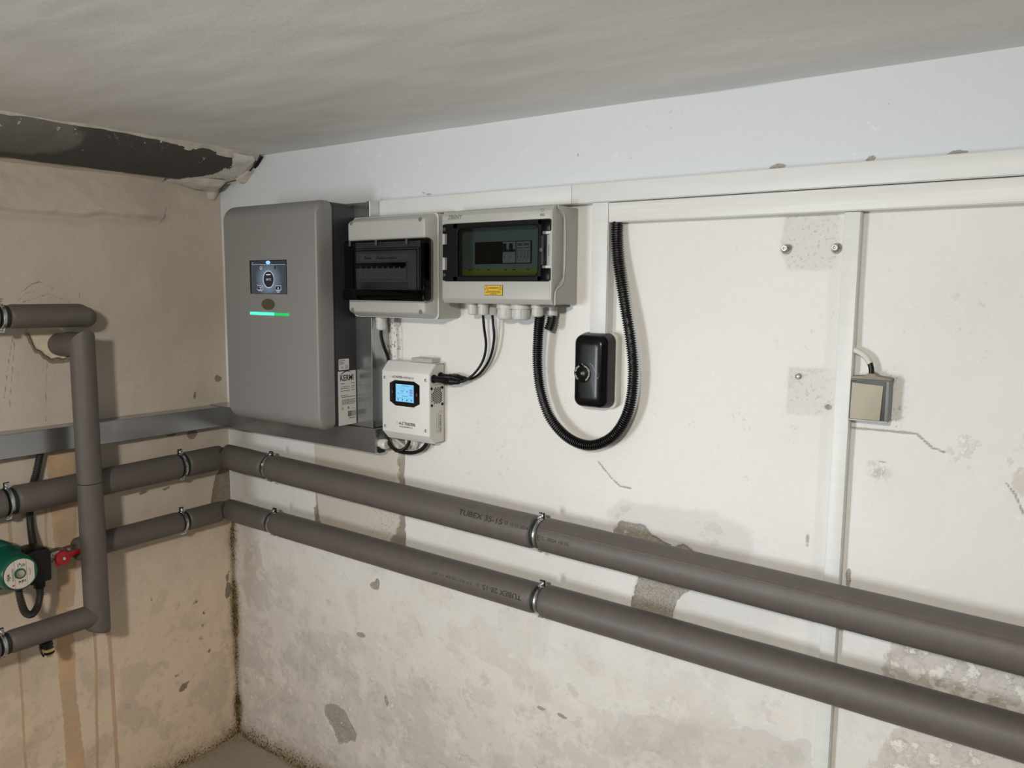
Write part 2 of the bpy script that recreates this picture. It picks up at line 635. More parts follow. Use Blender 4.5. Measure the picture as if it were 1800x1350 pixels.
def grid_wall(name, u, v, fields, disp, place, m, cuts=(), extra=None, kind='structure'):
    """dense plaster surface; u,v 1-D coordinates; cuts: (name, boolean face mask fn, label) become child parts"""
    U, V = np.meshgrid(u, v, indexing='ij')
    nu, nv = U.shape
    P = place(U, V, disp)
    P = np.stack(P, -1).reshape(-1, 3)
    i, j = np.meshgrid(np.arange(nu - 1), np.arange(nv - 1), indexing='ij')
    F = np.stack([i * nv + j, (i + 1) * nv + j, (i + 1) * nv + j + 1, i * nv + j + 1], -1).reshape(-1, 4)
    uc = 0.25 * (U[:-1, :-1] + U[1:, :-1] + U[:-1, 1:] + U[1:, 1:]).ravel()
    vc = 0.25 * (V[:-1, :-1] + V[1:, :-1] + V[:-1, 1:] + V[1:, 1:]).ravel()
    owner = np.zeros(len(F), int)
    for k, (nm, fn, lab) in enumerate(cuts):
        owner[(owner == 0) & fn(uc, vc)] = k + 1

    def make(nm, sel, extra=None):
        Fs = F[sel]
        used, inv = np.unique(Fs, return_inverse=True)
        Ps = P[used]
        Fs = inv.reshape(-1, 4)
        ne = 0
        if extra is not None:
            ev, ef = extra
            ne = len(ev)
            Fs = np.concatenate([Fs, np.array(ef) + len(Ps)])
            Ps = np.concatenate([Ps, np.array(ev)])
        me = bpy.data.meshes.new(nm)
        me.vertices.add(len(Ps))
        me.vertices.foreach_set('co', Ps.ravel())
        me.loops.add(len(Fs) * 4)
        me.loops.foreach_set('vertex_index', Fs.ravel())
        me.polygons.add(len(Fs))
        me.polygons.foreach_set('loop_start', np.arange(len(Fs)) * 4)
        me.polygons.foreach_set('use_smooth', np.ones(len(Fs), bool))
        me.update(calc_edges=True)
        for a in ATTRS:
            if a in fields:
                at_ = me.attributes.new(a, 'FLOAT', 'POINT')
                at_.data.foreach_set('value', np.concatenate([fields[a].ravel()[used], np.zeros(ne)]).astype(np.float32))
        me.materials.append(m)
        o = bpy.data.objects.new(nm, me)
        COL.objects.link(o)
        return o
    w = make(name, owner == 0, extra)
    w['kind'] = kind
    for k, (nm, fn, lab) in enumerate(cuts):
        if (owner == k + 1).any():
            c = make(nm, owner == k + 1)
            attach(c, w)
            if lab: c['label'] = lab
    return w


H = 1.808
# ------------------------------------------------------------------ back wall
G = 0.0036
u = np.arange(-0.012, 2.30, G)
v = np.arange(-0.01, H + 0.012, G)
U, V = np.meshgrid(u, v, indexing='ij')
jit = (fbm(U, V, 28, 3, 3) - 0.5) * 0.018 + (fbm(U, V, 70, 3, 5) - 0.5) * 0.010
F = {a: np.zeros(U.shape) for a in ATTRS}
MORTAR1 = [(1.66, 1.580), (1.746, 1.580), (1.752, 1.479), (1.667, 1.479), (1.652, 1.516)]
MORTAR2 = [(1.678, 1.302), (1.762, 1.305), (1.762, 1.223), (1.678, 1.222)]
DAMP1 = [(1.321, 0.975), (1.351, 1.002), (1.459, 1.011), (1.554, 1.01), (1.624, 0.989), (1.623, 0.905), (1.487, 0.904), (1.34, 0.905)]
CHIP1 = [(1.327, 0.939), (1.352, 0.961), (1.404, 0.963), (1.417, 0.944), (1.458, 0.927), (1.488, 0.887), (1.507, 0.849), (1.478, 0.819), (1.465, 0.745), (1.370, 0.745), (1.39, 0.854), (1.346, 0.912)]
CHIP2 = [(1.471, 0.925), (1.486, 0.938), (1.503, 0.93), (1.518, 0.910), (1.487, 0.90)]
CHIP3 = [(0.407, 0.245), (0.448, 0.263), (0.494, 0.256), (0.539, 0.204), (0.536, 0.181), (0.469, 0.152), (0.446, 0.18), (0.411, 0.22)]
GROOVE = [(0.711, 1.10), (0.735, 1.10), (0.732, 0.762), (0.670, 0.770), (0.700, 0.815), (0.717, 0.864), (0.718, 0.916), (0.708, 0.944)]
SPECK = [(0.668, 1.40), (0.727, 1.40), (0.727, 1.246), (0.666, 1.242)]
TAN = [(0.394, 1.04), (0.715, 1.04), (0.718, 0.77), (0.392, 0.78)]
GAPS = [[(1.626, 1.660), (1.638, 1.668), (1.657, 1.664), (1.645, 1.650)], [(1.781, 1.660), (1.793, 1.669), (1.806, 1.664), (1.793, 1.650)], [(1.904, 1.658), (1.922, 1.664), (1.934, 1.660), (1.918, 1.650)]]
FLAKES = [[(1.929, 1.185), (1.955, 1.226), (1.984, 1.211), (1.986, 1.174), (1.968, 1.153), (1.934, 1.162)], [(2.015, 1.201), (2.041, 1.217), (2.044, 1.164), (2.025, 1.175)],
          [(1.812, 1.17), (1.85, 1.165), (1.86, 1.13), (1.835, 1.10), (1.81, 1.12)]]
DAMP2 = [(1.994, 1.17), (2.12, 1.22), (2.12, 1.07), (2.033, 1.116), (2.016, 1.137), (1.988, 1.142)]
FAREA1 = [(1.858, 0.828), (1.901, 0.90), (1.988, 0.90), (2.25, 0.90), (2.25, 0.70), (1.995, 0.70), (1.91, 0.72), (1.87, 0.745), (1.844, 0.782)]
FAREA2 = [(1.86, 0.665), (1.912, 0.71), (2.25, 0.72), (2.25, 0.55), (1.826, 0.588)]
GREY = [(1.363, 0.544), (1.617, 0.60), (1.746, 0.610), (1.758, 0.55), (1.503, 0.45), (1.30, 0.42)]

for pg in ([CHIP1, CHIP2, CHIP3] + GAPS):
    F['bare'] = np.maximum(F['bare'], soft(sdpoly(U, V, pg) + jit * 0.7))
F['rust'] = soft(sdpoly(U, V, GROOVE) + jit * 0.5)
F['rust'] = np.maximum(F['rust'], soft(sdpoly(U, V, [(0.386, 0.825), (0.402, 0.84), (0.404, 0.80), (0.42, 0.775), (0.386, 0.775)]) + jit * 0.3))
for (bx, bz, rx, rz) in ((0.624, 0.653, 0.016, 0.010), (0.633, 0.664, 0.008, 0.012), (1.153, 0.481, 0.010, 0.004), (1.207, 0.478, 0.014, 0.005), (0.565, 0.50, 0.014, 0.007), (1.798, 0.935, 0.004, 0.018), (0.66, 0.34, 0.006, 0.016)):
    F['bare'] = np.maximum(F['bare'], np.clip(1.15 - np.hypot((U - bx + jit) / rx, (V - bz + jit * 0.7) / rz) * 0.6, 0, 1))
F['bare'] = np.maximum(F['bare'], 0.44 * soft(sdpoly(U, V, FAREA1) + jit, 0.03) * (0.3 + fbm(U, V, 14, 4, 8)))
F['bare'] = np.maximum(F['bare'], 0.43 * soft(sdpoly(U, V, FAREA2) + jit, 0.03) * (0.3 + fbm(U, V, 14, 4, 9)))
for pg in (TAN,):
    F['tan'] = np.maximum(F['tan'], soft(sdpoly(U, V, pg) + jit * 0.3))
for pg in (MORTAR1, MORTAR2, SPECK):
    F['speck'] = np.maximum(F['speck'], soft(sdpoly(U, V, pg), 0.01) * (1.3 if pg is SPECK else 0.35))
GH = np.maximum(soft(sdpoly(U, V, MORTAR1) + jit * 0.4, 0.003), soft(sdpoly(U, V, MORTAR2) + jit * 0.4, 0.003))
F['speck'] = np.maximum(F['speck'], 0.7 * soft(sdpoly(U, V, [(0.60, 0.80), (0.72, 0.95), (0.72, 0.77), (0.6, 0.77)]), 0.02))
F['speck'] = np.maximum(F['speck'], 0.5 * soft(sdpoly(U, V, [(0.40, 0.90), (0.71, 0.97), (0.71, 0.77), (0.40, 0.79)]), 0.02) * sstep(0.45, 0.6, fbm(U, V, 14, 3, 55)))
# damp blotches towards the floor, then extra darkening near the left corner
low = sstep(0.80, 0.30, V)
F['damp'] = 0.05 + low * (0.42 + 0.14 * (fbm(U, V, 2.5, 3, 21) - 0.5) * 2)
F['damp'] = np.maximum(F['damp'], 0.45 * sstep(0.95, 0.75, V) * sstep(0.5, 0.1, U))
for pg, a in ((DAMP1, 0.42), (DAMP2, 0.7), (GREY, 0.8), (FAREA1, 0.75), (FAREA2, 0.72)):
    F['damp'] = np.maximum(F['damp'], a * soft(sdpoly(U, V, pg) + jit, 0.02))
F['damp'] = np.maximum(F['damp'], 0.55 * soft(sdpoly(U, V, [(1.28, 1.66), (1.66, 1.70), (1.66, 1.655), (1.1, 1.655)]), 0.03) * 0.6)
for pg in FLAKES:
    F['flake'] = np.maximum(F['flake'], 0.75 * soft(sdpoly(U, V, pg) + jit, 0.03))
    F['damp'] = np.maximum(F['damp'], 0.6 * soft(sdpoly(U, V, pg) + jit, 0.03))
for pg in (FAREA1, FAREA2):
    F['flake'] = np.maximum(F['flake'], 0.62 * soft(sdpoly(U, V, pg) + jit, 0.03))
F['flake'] = np.maximum(F['flake'], 0.42 * low)
# mould in the corner and along the floor
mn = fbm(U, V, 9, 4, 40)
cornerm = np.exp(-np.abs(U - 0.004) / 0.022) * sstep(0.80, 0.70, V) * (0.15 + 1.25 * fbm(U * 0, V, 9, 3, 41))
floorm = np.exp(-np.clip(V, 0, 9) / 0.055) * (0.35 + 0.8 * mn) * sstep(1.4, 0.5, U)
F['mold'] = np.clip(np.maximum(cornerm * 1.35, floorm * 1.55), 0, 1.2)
F['crack'] = np.zeros(U.shape)
for pl, w in (([(1.291, 1.079), (1.323, 1.049), (1.343, 1.035), (1.369, 1.034)], .006), ([(1.773, 1.206), (1.846, 1.207), (1.891, 1.207), (1.9, 1.199), (1.916, 1.186), (1.933, 1.181)], .006),
              ([(2.049, 1.096), (2.036, 1.126), (2.023, 1.142)], .006), ([(1.836, 1.154), (1.849, 1.151)], .004), ([(0.795, 1.67), (0.814, 1.663), (0.823, 1.665)], .005),
              ([(0.396, 0.88), (0.399, 0.80)], .006), ([(1.725, 1.002), (1.725, 0.981)], .007), ([(1.226, 1.72), (1.227, 1.717)], .008), ([(0.66, 1.664), (0.66, 1.658)], .006)):
    F['crack'] = np.maximum(F['crack'], np.clip(1 - dline(U, V, pl) / w, 0, 1))
# rim of scuffs around the old junction box and along the trunking
F['speck'] = np.maximum(F['speck'], 0.75 * np.clip(1 - np.abs(sdpoly(U, V, [(1.785, 1.30), (1.858, 1.30), (1.858, 1.22), (1.785, 1.22)])) / 0.02, 0, 1) * (U > 1.84))
F['ghost'] = soft(sdpoly(U, V, [(1.738, 1.57), (1.765, 1.57), (1.765, 0.6), (1.735, 0.6)]), 0.003)
F['ghost'] = np.maximum.reduce([F['ghost'] * 0.6, 1.0 * soft(sdpoly(U, V, DAMP1) + jit, 0.005), GH, 0.75 * soft(sdpoly(U, V, GREY) + jit * 2, 0.01), 0.7 * soft(sdpoly(U, V, [(1.38, 0.88), (1.72, 0.86), (1.66, 0.80), (1.48, 0.80)]) + jit * 2, 0.012),
    0.8 * soft(sdpoly(U, V, [(0.0, 1.03), (0.11, 1.03), (0.06, 0.72), (0.0, 0.72)]) + jit * 2, 0.02)])
F['cool'] = sstep(1.60, 1.63, V)

bareh = sstep(0.42, 0.58, np.maximum.reduce([soft(sdpoly(U, V, pg) + jit * 0.35) for pg in (CHIP1, CHIP2, CHIP3, GROOVE)]))
D = (fbm(U, V, 3.0, 3, 60) - 0.5) * 0.007 + (fbm(U, V, 16, 3, 61) - 0.5) * 0.0022
D -= 0.0045 * bareh
D -= 0.0025 * soft(sdpoly(U, V, MORTAR1), 0.003) + 0.0025 * soft(sdpoly(U, V, MORTAR2), 0.003) + 0.004 * soft(sdpoly(U, V, SPECK), 0.003)
D += 0.004 * np.clip(F['flake'] - 0.3, 0, 1) * (fbm(U, V, 45, 3, 62) - 0.4)
D -= 0.0015 * sstep(0.3, 1, F['crack'])
# small craters in the lower plaster
D -= 0.002 * sstep(0.66, 0.74, fbm(U, V, 22, 3, 70)) * low
D -= 0.012 * np.clip(1 - np.hypot(U - 1.747, (V - 1.238) * 1.3) / 0.008, 0, 1)
F['bare'] = np.maximum(F['bare'], np.clip(1.3 - np.hypot(U - 1.747, (V - 1.238) * 1.3) / 0.008, 0, 1))
for (ax, az) in ((1.661, 1.517), (1.747, 1.516)):
    q = np.hypot(U - ax, V - az + 0.001)
    F['bare'] = np.maximum(F['bare'], np.clip(1.45 - q / 0.010, 0, 1))
    D -= 0.003 * np.clip(1.3 - q / 0.010, 0, 1)
fade = sstep(0.0, 0.05, U)
D *= 0.25 + 0.75 * fade
WB = wall_material('back_wall_plaster', (0.765, 0.765, 0.75), (0.72, 0.715, 0.695), (0.56, 0.51, 0.445), (0.585, 0.545, 0.505), lowfade=(0.10, 0.95, (0.60, 0.55, 0.495)))
jt = lambda a, b: ((fbm(a, b, 28, 3, 3) - 0.5) * 0.018 + (fbm(a, b, 70, 3, 5) - 0.5) * 0.010) * 0.6
cuts = [('bare_patch', lambda a, b, pg=pg: sdpoly(a, b, pg) + jt(a, b) > 0, lab) for pg, lab in (
    (CHIP1, 'bare grey render where plaster broke away behind the pipes'), (CHIP3, 'grey chipped hole in the plaster low on the wall'),
    (GROOVE, 'dark mortar groove running down behind the pipes'))]
cuts += [('mortar_patch', lambda a, b, pg=pg: sdpoly(a, b, pg) > 0, lab) for pg, lab in (
    (MORTAR1, 'rough beige mortar square between two wall anchors'), (MORTAR2, 'rough speckled mortar square beside the old junction box'),
    (SPECK, 'pitted mortar strip behind the white inverter'))]
ext = ([(2.29, 0, -0.01), (3.4, 0, -0.01), (3.4, 0, H + 0.01), (2.29, 0, H + 0.01)], [(0, 1, 2, 3)])
wall_back = grid_wall('wall_back', u, v, F, D, lambda A, B, d: (A, -d, B), WB, cuts, ext)

# ------------------------------------------------------------------ left wall
u = np.arange(-0.86, 0.012, G)
U, V = np.meshgrid(u, v, indexing='ij')
jit = (fbm(U, V, 28, 3, 103) - 0.5) * 0.018 + (fbm(U, V, 70, 3, 105) - 0.5) * 0.012
F = {a: np.zeros(U.shape) for a in ATTRS}
RUST = [[(-0.535, 1.06), (-0.455, 1.06), (-0.470, 0.70), (-0.522, 0.70), (-0.526, 0.897)], [(-0.522, 0.73), (-0.472, 0.73), (-0.479, 0.60), (-0.524, 0.60)],
        [(-0.531, 0.60), (-0.482, 0.60), (-0.486, 0.519), (-0.490, 0.363), (-0.474, 0.10), (-0.527, 0.10), (-0.525, 0.362), (-0.532, 0.427)]]
STRIP = [(-0.071, 0.750), (-0.059, 0.823), (-0.048, 0.869), (-0.030, 0.90), (0.012, 0.90), (0.012, 0.750)]
HOLE = [(-0.558, 1.328), (-0.537, 1.352), (-0.49, 1.358), (-0.44, 1.30), (-0.464, 1.259), (-0.5, 1.257), (-0.538, 1.285)]
LCH = [[(-0.201, 0.245), (-0.187, 0.266), (-0.161, 0.266), (-0.172, 0.245), (-0.192, 0.236)], [(-0.03, 0.552), (-0.014, 0.558), (-0.011, 0.485), (-0.025, 0.476)]]
for pg in [STRIP] + LCH:
    F['bare'] = np.maximum(F['bare'], soft(sdpoly(U, V, pg) + jit * 0.9))
for (bx, bz, rx, rz) in ((-0.277, 0.867, 0.011, 0.004), (-0.209, 0.866, 0.012, 0.003), (-0.030, 1.168, 0.011, 0.010), (-0.124, 1.008, 0.015, 0.012), (-0.19, 1.017, 0.016, 0.004), (-0.11, 1.123, 0.005, 0.010), (-0.42, 1.062, 0.006, 0.003)):
    F['bare'] = np.maximum(F['bare'], np.clip(1.15 - np.hypot((U - bx + jit * 0.7) / rx, (V - bz + jit * 0.5) / rz) * 0.6, 0, 1))
F['tan'] = np.maximum(F['tan'], soft(sdpoly(U, V, HOLE) + jit * 0.5))
F['speck'] = np.maximum(F['speck'], 0.25 * soft(sdpoly(U, V, HOLE), 0.01))
rim = np.clip(1.2 - np.abs(sdpoly(U, V, HOLE) + jit * 0.5 + 0.004) / 0.010, 0, 1) * (V < 1.325)
F['bare'] = np.maximum(F['bare'], rim * 0.8)
for pg, a in zip(RUST, (1, .9, 1)):
    F['rust'] = np.maximum(F['rust'], a * soft(sdpoly(U, V, pg) + jit * 0.4, 0.008))
for pl, w in (([(-0.434, 0.53), (-0.434, 0.403), (-0.439, 0.307), (-0.447, 0.10)], .0055), ([(-0.397, 0.52), (-0.393, 0.386), (-0.393, 0.254), (-0.392, 0.05)], .0075),
              ([(-0.621, 0.56), (-0.621, 0.419), (-0.622, 0.297), (-0.622, 0.15)], .0045), ([(-0.623, 0.90), (-0.622, 0.832), (-0.623, 0.746)], .006), ([(-0.538, 0.90), (-0.541, 0.78)], .004)):
    F['rust'] = np.maximum(F['rust'], np.clip(1.25 - dline(U, V, pl) / w, 0, 1))
for pl, w in (([(-0.565, 1.422), (-0.538, 1.443), (-0.518, 1.45), (-0.486, 1.432)], .005), ([(-0.573, 1.401), (-0.552, 1.422), (-0.53, 1.426)], .004), ([(-0.426, 1.43), (-0.423, 1.408)], .004),
              ([(-0.197, 1.611), (-0.184, 1.635), (-0.178, 1.659)], .006), ([(-0.588, 1.319), (-0.605, 1.238), (-0.615, 1.17)], .004), ([(-0.585, 1.306), (-0.596, 1.223), (-0.606, 1.141)], .004),
              ([(-0.513, 1.259), (-0.521, 1.174), (-0.525, 1.102)], .004), ([(-0.56, 1.40), (-0.50, 1.42), (-0.45, 1.40)], .004), ([(-0.54, 1.385), (-0.47, 1.395), (-0.43, 1.385)], .004)):
    F['crack'] = np.maximum(F['crack'], 0.9 * np.clip(1 - dline(U, V, pl) / w, 0, 1))
low = sstep(0.9, 0.2, V)
F['damp'] = 0.06 + 0.22 * low + 0.14 * sstep(-0.5, -0.8, U)
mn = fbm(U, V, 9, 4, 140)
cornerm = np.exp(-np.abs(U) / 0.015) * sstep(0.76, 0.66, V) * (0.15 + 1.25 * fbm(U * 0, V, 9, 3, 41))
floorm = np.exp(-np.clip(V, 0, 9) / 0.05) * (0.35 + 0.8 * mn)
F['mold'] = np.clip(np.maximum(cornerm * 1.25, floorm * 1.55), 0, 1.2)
for (ax, az) in ((-0.11, 0.42), (-0.13, 0.50), (-0.10, 0.46), (-0.12, 0.38), (-0.09, 0.33), (-0.27, 0.55), (-0.20, 0.30)):
    F['mold'] = np.maximum(F['mold'], 0.72 * np.clip(1.2 - np.hypot((U - ax + jit) * 1.2, V - az + jit * 0.8) / 0.010, 0, 1))
D = (fbm(U, V, 4.0, 3, 160) - 0.5) * 0.010 + (fbm(U, V, 18, 3, 161) - 0.5) * 0.0026
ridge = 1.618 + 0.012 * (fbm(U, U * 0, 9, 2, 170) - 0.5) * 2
D += 0.013 * sstep(-0.006, 0.012, V - ridge) * sstep(-0.12, -0.26, U)
D += 0.012 * (fbm(U * 0.7 + V * 0.3, V * 1.6, 13, 4, 190) - 0.5) * sstep(1.56, 1.64, V)
F['ghost'] = 0.9 * np.clip(1 - np.abs(V - ridge + 0.012) / 0.016, 0, 1) * sstep(-0.10, -0.30, U) * (0.5 + fbm(U, V, 14, 3, 191))  # darker tint just below the ridge, then over the dent
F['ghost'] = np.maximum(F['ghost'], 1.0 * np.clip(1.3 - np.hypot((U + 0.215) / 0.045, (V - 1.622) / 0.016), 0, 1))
D -= 0.006 * np.clip(1 - np.hypot((U + 0.21) / 0.05, (V - 1.617) / 0.018), 0, 1)
D -= 0.010 * sstep(0.4, 0.6, soft(sdpoly(U, V, HOLE) + jit * 0.5))
D -= 0.004 * sstep(0.42, 0.58, soft(sdpoly(U, V, STRIP) + jit * 0.4))
D += 0.004 * soft(sdpoly(U, V, RUST[0]), 0.004) * 0.5
D += np.where(V < 1.55, 0.004 * (fbm(U * 0.6 + V * 0.8, V * 0.6 - U * 0.8, 7, 2, 180) - 0.5), 0)
D *= 0.2 + 0.8 * sstep(0.0, -0.05, U)
WL = wall_material('left_wall_plaster', (0.55, 0.495, 0.425), (0.50, 0.45, 0.385), (0.82, 0.74, 0.575), (0.54, 0.455, 0.365), rustc=(0.40, 0.27, 0.165), lowfade=(0.2, 1.25, (0.72, 0.585, 0.445)), barec=(0.22, 0.19, 0.145))
cuts = [('bare_patch', lambda a, b: sdpoly(a, b, STRIP) + ((fbm(a, b, 28, 3, 103) - 0.5) * 0.018 + (fbm(a, b, 70, 3, 105) - 0.5) * 0.012) * 0.9 > 0, 'bare brown render strip in the corner between the pipes'),
        ('mortar_patch', lambda a, b: sdpoly(a, b, HOLE) > 0, 'ragged opening filled with rough mortar around the pipe stub'),
        ('rust_streak', lambda a, b: sdpoly(a, b, RUST[2]) > 0, 'brown rusty streak running down to the floor')]
ext = ([(0, -0.855, -0.01), (0, -3.1, -0.01), (0, -3.1, H + 0.01), (0, -0.855, H + 0.01)], [(0, 1, 2, 3)])
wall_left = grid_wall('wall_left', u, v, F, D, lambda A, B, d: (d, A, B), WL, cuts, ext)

# ------------------------------------------------------------------ ceiling and floor, walls behind the camera
gu = np.arange(-0.012, 2.35, 0.012)
gv = np.arange(-1.6, 0.013, 0.012)
U, V = np.meshgrid(gu, gv, indexing='ij')
Fc = {'bare': np.zeros(U.shape), 'crack': np.zeros(U.shape), 'damp': 0.05 + 0.1 * fbm(U, V, 2, 2, 4)}
for pl in ([(0.444, -0.235), (0.636, -0.241)], [(0.21, -0.02), (0.44, -0.20)]):
    Fc['crack'] = np.maximum(Fc['crack'], 0.55 * np.clip(1 - dline(U, V, pl) / 0.012, 0, 1))
D = (fbm(U, V, 2.5, 3, 200) - 0.5) * 0.012 + (fbm(U * 0.5, V * 2.0, 9, 3, 201) - 0.5) * 0.0035
D *= sstep(0.0, -0.10, V) * 0.9 + 0.1
D += 0.0015 * (fbm(U, V * 0, 6, 3, 202) - 0.5)
CE = wall_material('ceiling_paint', (0.80, 0.795, 0.785), (0.76, 0.75, 0.735), (0.5, 0.46, 0.4), (0.70, 0.685, 0.665), bstr=0.2)
ext = ([(2.34, -3.1, H), (3.4, -3.1, H), (3.4, 0.012, H), (2.34, 0.012, H), (-0.012, -3.1, H), (2.34, -3.1, H), (2.34, -1.59, H), (-0.012, -1.59, H)], [(0, 1, 2, 3), (4, 5, 6, 7)])
ceiling = grid_wall('ceiling', gu, gv, Fc, D, lambda A, B, d: (A, B, H - d), CE, (), ext)

gu = np.arange(-0.012, 0.9, 0.008)
gv = np.arange(-0.7, 0.013, 0.008)
U, V = np.meshgrid(gu, gv, indexing='ij')
Ff = {'mold': np.clip(0.75 * np.exp(-np.abs(V) / 0.03) + 0.75 * np.exp(-U.clip(0) / 0.03), 0, 0.7) * (0.4 + 0.7 * fbm(U, V, 12, 3, 301)), 'damp': 0.25 + 0 * U, 'flake': 0.28 + 0 * U}
D = (fbm(U, V, 6, 3, 300) - 0.5) * 0.006 + 0.012 * np.exp(-np.abs(V) / 0.025) + 0.012 * np.exp(-U.clip(0) / 0.025)
FL = wall_material('floor_concrete', (0.33, 0.29, 0.235), (0.28, 0.245, 0.195), (0.4, 0.35, 0.3), (0.25, 0.22, 0.175))
ext = ([(0.89, -3.1, 0), (3.4, -3.1, 0), (3.4, 0.012, 0), (0.89, 0.012, 0), (-0.012, -3.1, 0), (0.9, -3.1, 0), (0.9, -0.69, 0), (-0.012, -0.69, 0)], [(0, 1, 2, 3), (4, 5, 6, 7)])
floor = grid_wall('floor', gu, gv, Ff, D, lambda A, B, d: (A, B, d), FL, (), ext)

PLAIN = mat('plain_wall_paint', (0.46, 0.44, 0.41), 0.8, var=0.05, vscale=3)
tag(MB().box(3.4, 3.45, -3.15, 0.02, -0.02, H + 0.02).build('wall_right', PLAIN), kind='structure')
tag(MB().box(-0.05, 3.45, -3.15, -3.1, -0.02, H + 0.02).build('wall_front', PLAIN), kind='structure')

# ------------------------------------------------------------------ old painted pipe where the ceiling meets the left wall
def beam_profile(y):
    n1 = float(fbm(np.array([y]), np.array([0.3]), 9, 3, 400)[0]) - 0.5
    s = 1.0 if y < -0.13 else max(0.55, 1 - (y + 0.13) * 3.2)
    pts = [(-0.01, 1.742), (0.05, 1.735), (0.11, 1.741), (0.155, 1.756), (0.185, 1.775), (0.203, 1.796), (0.208, 1.815)]
    out = []
    for i, (x, z) in enumerate(pts):
        k = float(fbm(np.array([y * 1.7]), np.array([i * 0.37]), 14, 3, 410)[0]) - 0.5
        out.append((max(-0.01, x * (0.9 + 0.1 * s) + n1 * 0.010), H - (H - z) * (0.75 + 0.25 * s) + k * 0.006))
    return out


def beam_material():
    m = wall_material('old_pipe_paint', (0.072, 0.068, 0.065), (0.28, 0.27, 0.255), (0.2, 0.19, 0.17), (0.16, 0.155, 0.15), bstr=0.35)
    nd = m.node_tree.nodes
    for n in nd:
        if n.type == 'MIX' and n.data_type == 'RGBA' and abs(n.inputs[7].default_value[0] - 0.28) < 1e-4 and abs(n.inputs[6].default_value[0] - 0.072) < 1e-4:
            n.inputs[7].default_value = (0.058, 0.055, 0.052, 1)
    return m


beam = thing('old_pipe', 'dark grey painted old pipe plastered into the edge between ceiling and left wall', 'pipe', (0.1, -0.6, 1.77))
ys = np.arange(-1.6, -0.015, 0.012)
rs = []
for y in ys:
    p = beam_profile(float(y))
    # subdivide the profile
    q = []
    for a, b in zip(p[:-1], p[1:]):
        for t in (0, 0.5):
            q.append((a[0] + (b[0] - a[0]) * t, y, a[1] + (b[1] - a[1]) * t))
    q.append((p[-1][0], y, p[-1][1]))
    rs.append(q)
PIPEPAINT = beam_material()
bo = MB().rings(rs, False, True, closed=False).build('pipe_body', PIPEPAINT, beam, 60)
att = np.array([(v.co.x, v.co.y, v.co.z) for v in bo.data.vertices])
for a in ATTRS:
    val = np.zeros(len(att))
    if a == 'flake':
        yy, xx, zz_ = att[:, 1], att[:, 0], att[:, 2]
        edge = -0.205 + 0.75 * np.clip(xx, 0, 0.2)          # smeared plaster border runs slantwise over the end
        val = 0.30 + 0.22 * np.exp(-np.abs(xx - 0.20) / 0.010) + 0.75 * soft(yy - edge + 0.03 * (fbm(yy, xx, 22, 3, 77) - 0.5), 0.02)
        val = val + 0.20 * soft(sdpoly(yy, xx, [(-0.66, 0.10), (-0.60, 0.13), (-0.60, 0.17), (-0.68, 0.19)]), 0.02)
    if a == 'ghost':
        val = np.maximum(soft(sdpoly(att[:, 1], att[:, 0], [(-0.72, 0.09), (-0.58, 0.10), (-0.50, 0.15), (-0.49, 0.19), (-0.56, 0.23), (-0.9, 0.23), (-0.9, 0.09)]) + 0.02 * (fbm(att[:, 1], att[:, 0], 16, 3, 78) - 0.5), 0.004),
                         0.6 * soft(sdpoly(att[:, 1], att[:, 0], [(-0.9, -0.02), (-0.55, -0.02), (-0.50, 0.03), (-0.62, 0.05), (-0.9, 0.05)]), 0.02))
    if a == 'speck':
        val = 0.2 + 0 * val
    bo.data.attributes.new(a, 'FLOAT', 'POINT').data.foreach_set('value', val.astype(np.float32))
# ragged plaster lip along the ceiling
PLASTER = mat('rough_plaster', (0.56, 0.52, 0.46), 0.85, var=0.18, vscale=40, bump=0.6, bscale=160)
PLASTERW = mat('white_plaster', (0.62, 0.59, 0.55), 0.8, var=0.10, vscale=30, bump=0.5, bscale=120)
rs = []
for y in np.arange(-1.6, -0.010, 0.006):
    n = float(fbm(np.array([y]), np.array([1.7]), 17, 5, 420)[0])
    w = 0.003 + 0.020 * max(0, n - 0.50) + 0.004 * sstep(-0.25, -0.05, np.array(y))
    xo = 0.206 + 0.006 * (n - 0.5)
    rs.append([(xo + 0.006, y, H + 0.006), (xo + 0.003, y, H - 0.003), (xo - 0.003, y, H - 0.006 - w * 0.5), (xo - 0.007 - w * 0.4, y, H - 0.010 - w), (xo - 0.016 - w * 0.3, y, H - 0.008 - w * 0.5)])
MB().rings(rs, False, False, closed=False).build('plaster_lip', PLASTER, beam, 60)
rs = []
for y in np.arange(-1.6, -0.19, 0.006):
    n = float(fbm(np.array([y]), np.array([9.7]), 20, 4, 430)[0])
    rs.append([(-0.002, y, 1.748 + 0.004 * n), (0.018 + 0.012 * n, y, 1.744 + 0.002 * n), (0.020 + 0.012 * n, y, 1.736 + 0.001 * n), (-0.002, y, 1.722)])
MB().rings(rs, False, False, closed=False).build('plaster_edge', WL, beam, 60)


def lump(name, c, r, m, parent, seed, amp=0.25, sub=4, lab=None):
    bm = bmesh.new()
    bmesh.ops.create_icosphere(bm, subdivisions=sub, radius=1)
    P = np.array([v.co[:] for v in bm.verts])
    k = fbm(P[:, 0] * 0.5 + P[:, 2] * 0.7 + 3, P[:, 1] * 0.5 - P[:, 2] * 0.3 + 5, 1.8, 4, seed) - 0.5
    for v_, q, d in zip(bm.verts, P, k):
        v_.co = Vector((c[0] + q[0] * r[0] * (1 + amp * 2 * d), c[1] + q[1] * r[1] * (1 + amp * 2 * d), c[2] + q[2] * r[2] * (1 + amp * 2 * d)))
    bm.verts.index_update()
    o = obj(name, [v_.co[:] for v_ in bm.verts], [[v_.index for v_ in f.verts] for f in bm.faces], m, parent, 180)
    bm.free()
    if lab: o['label'] = lab
    return o


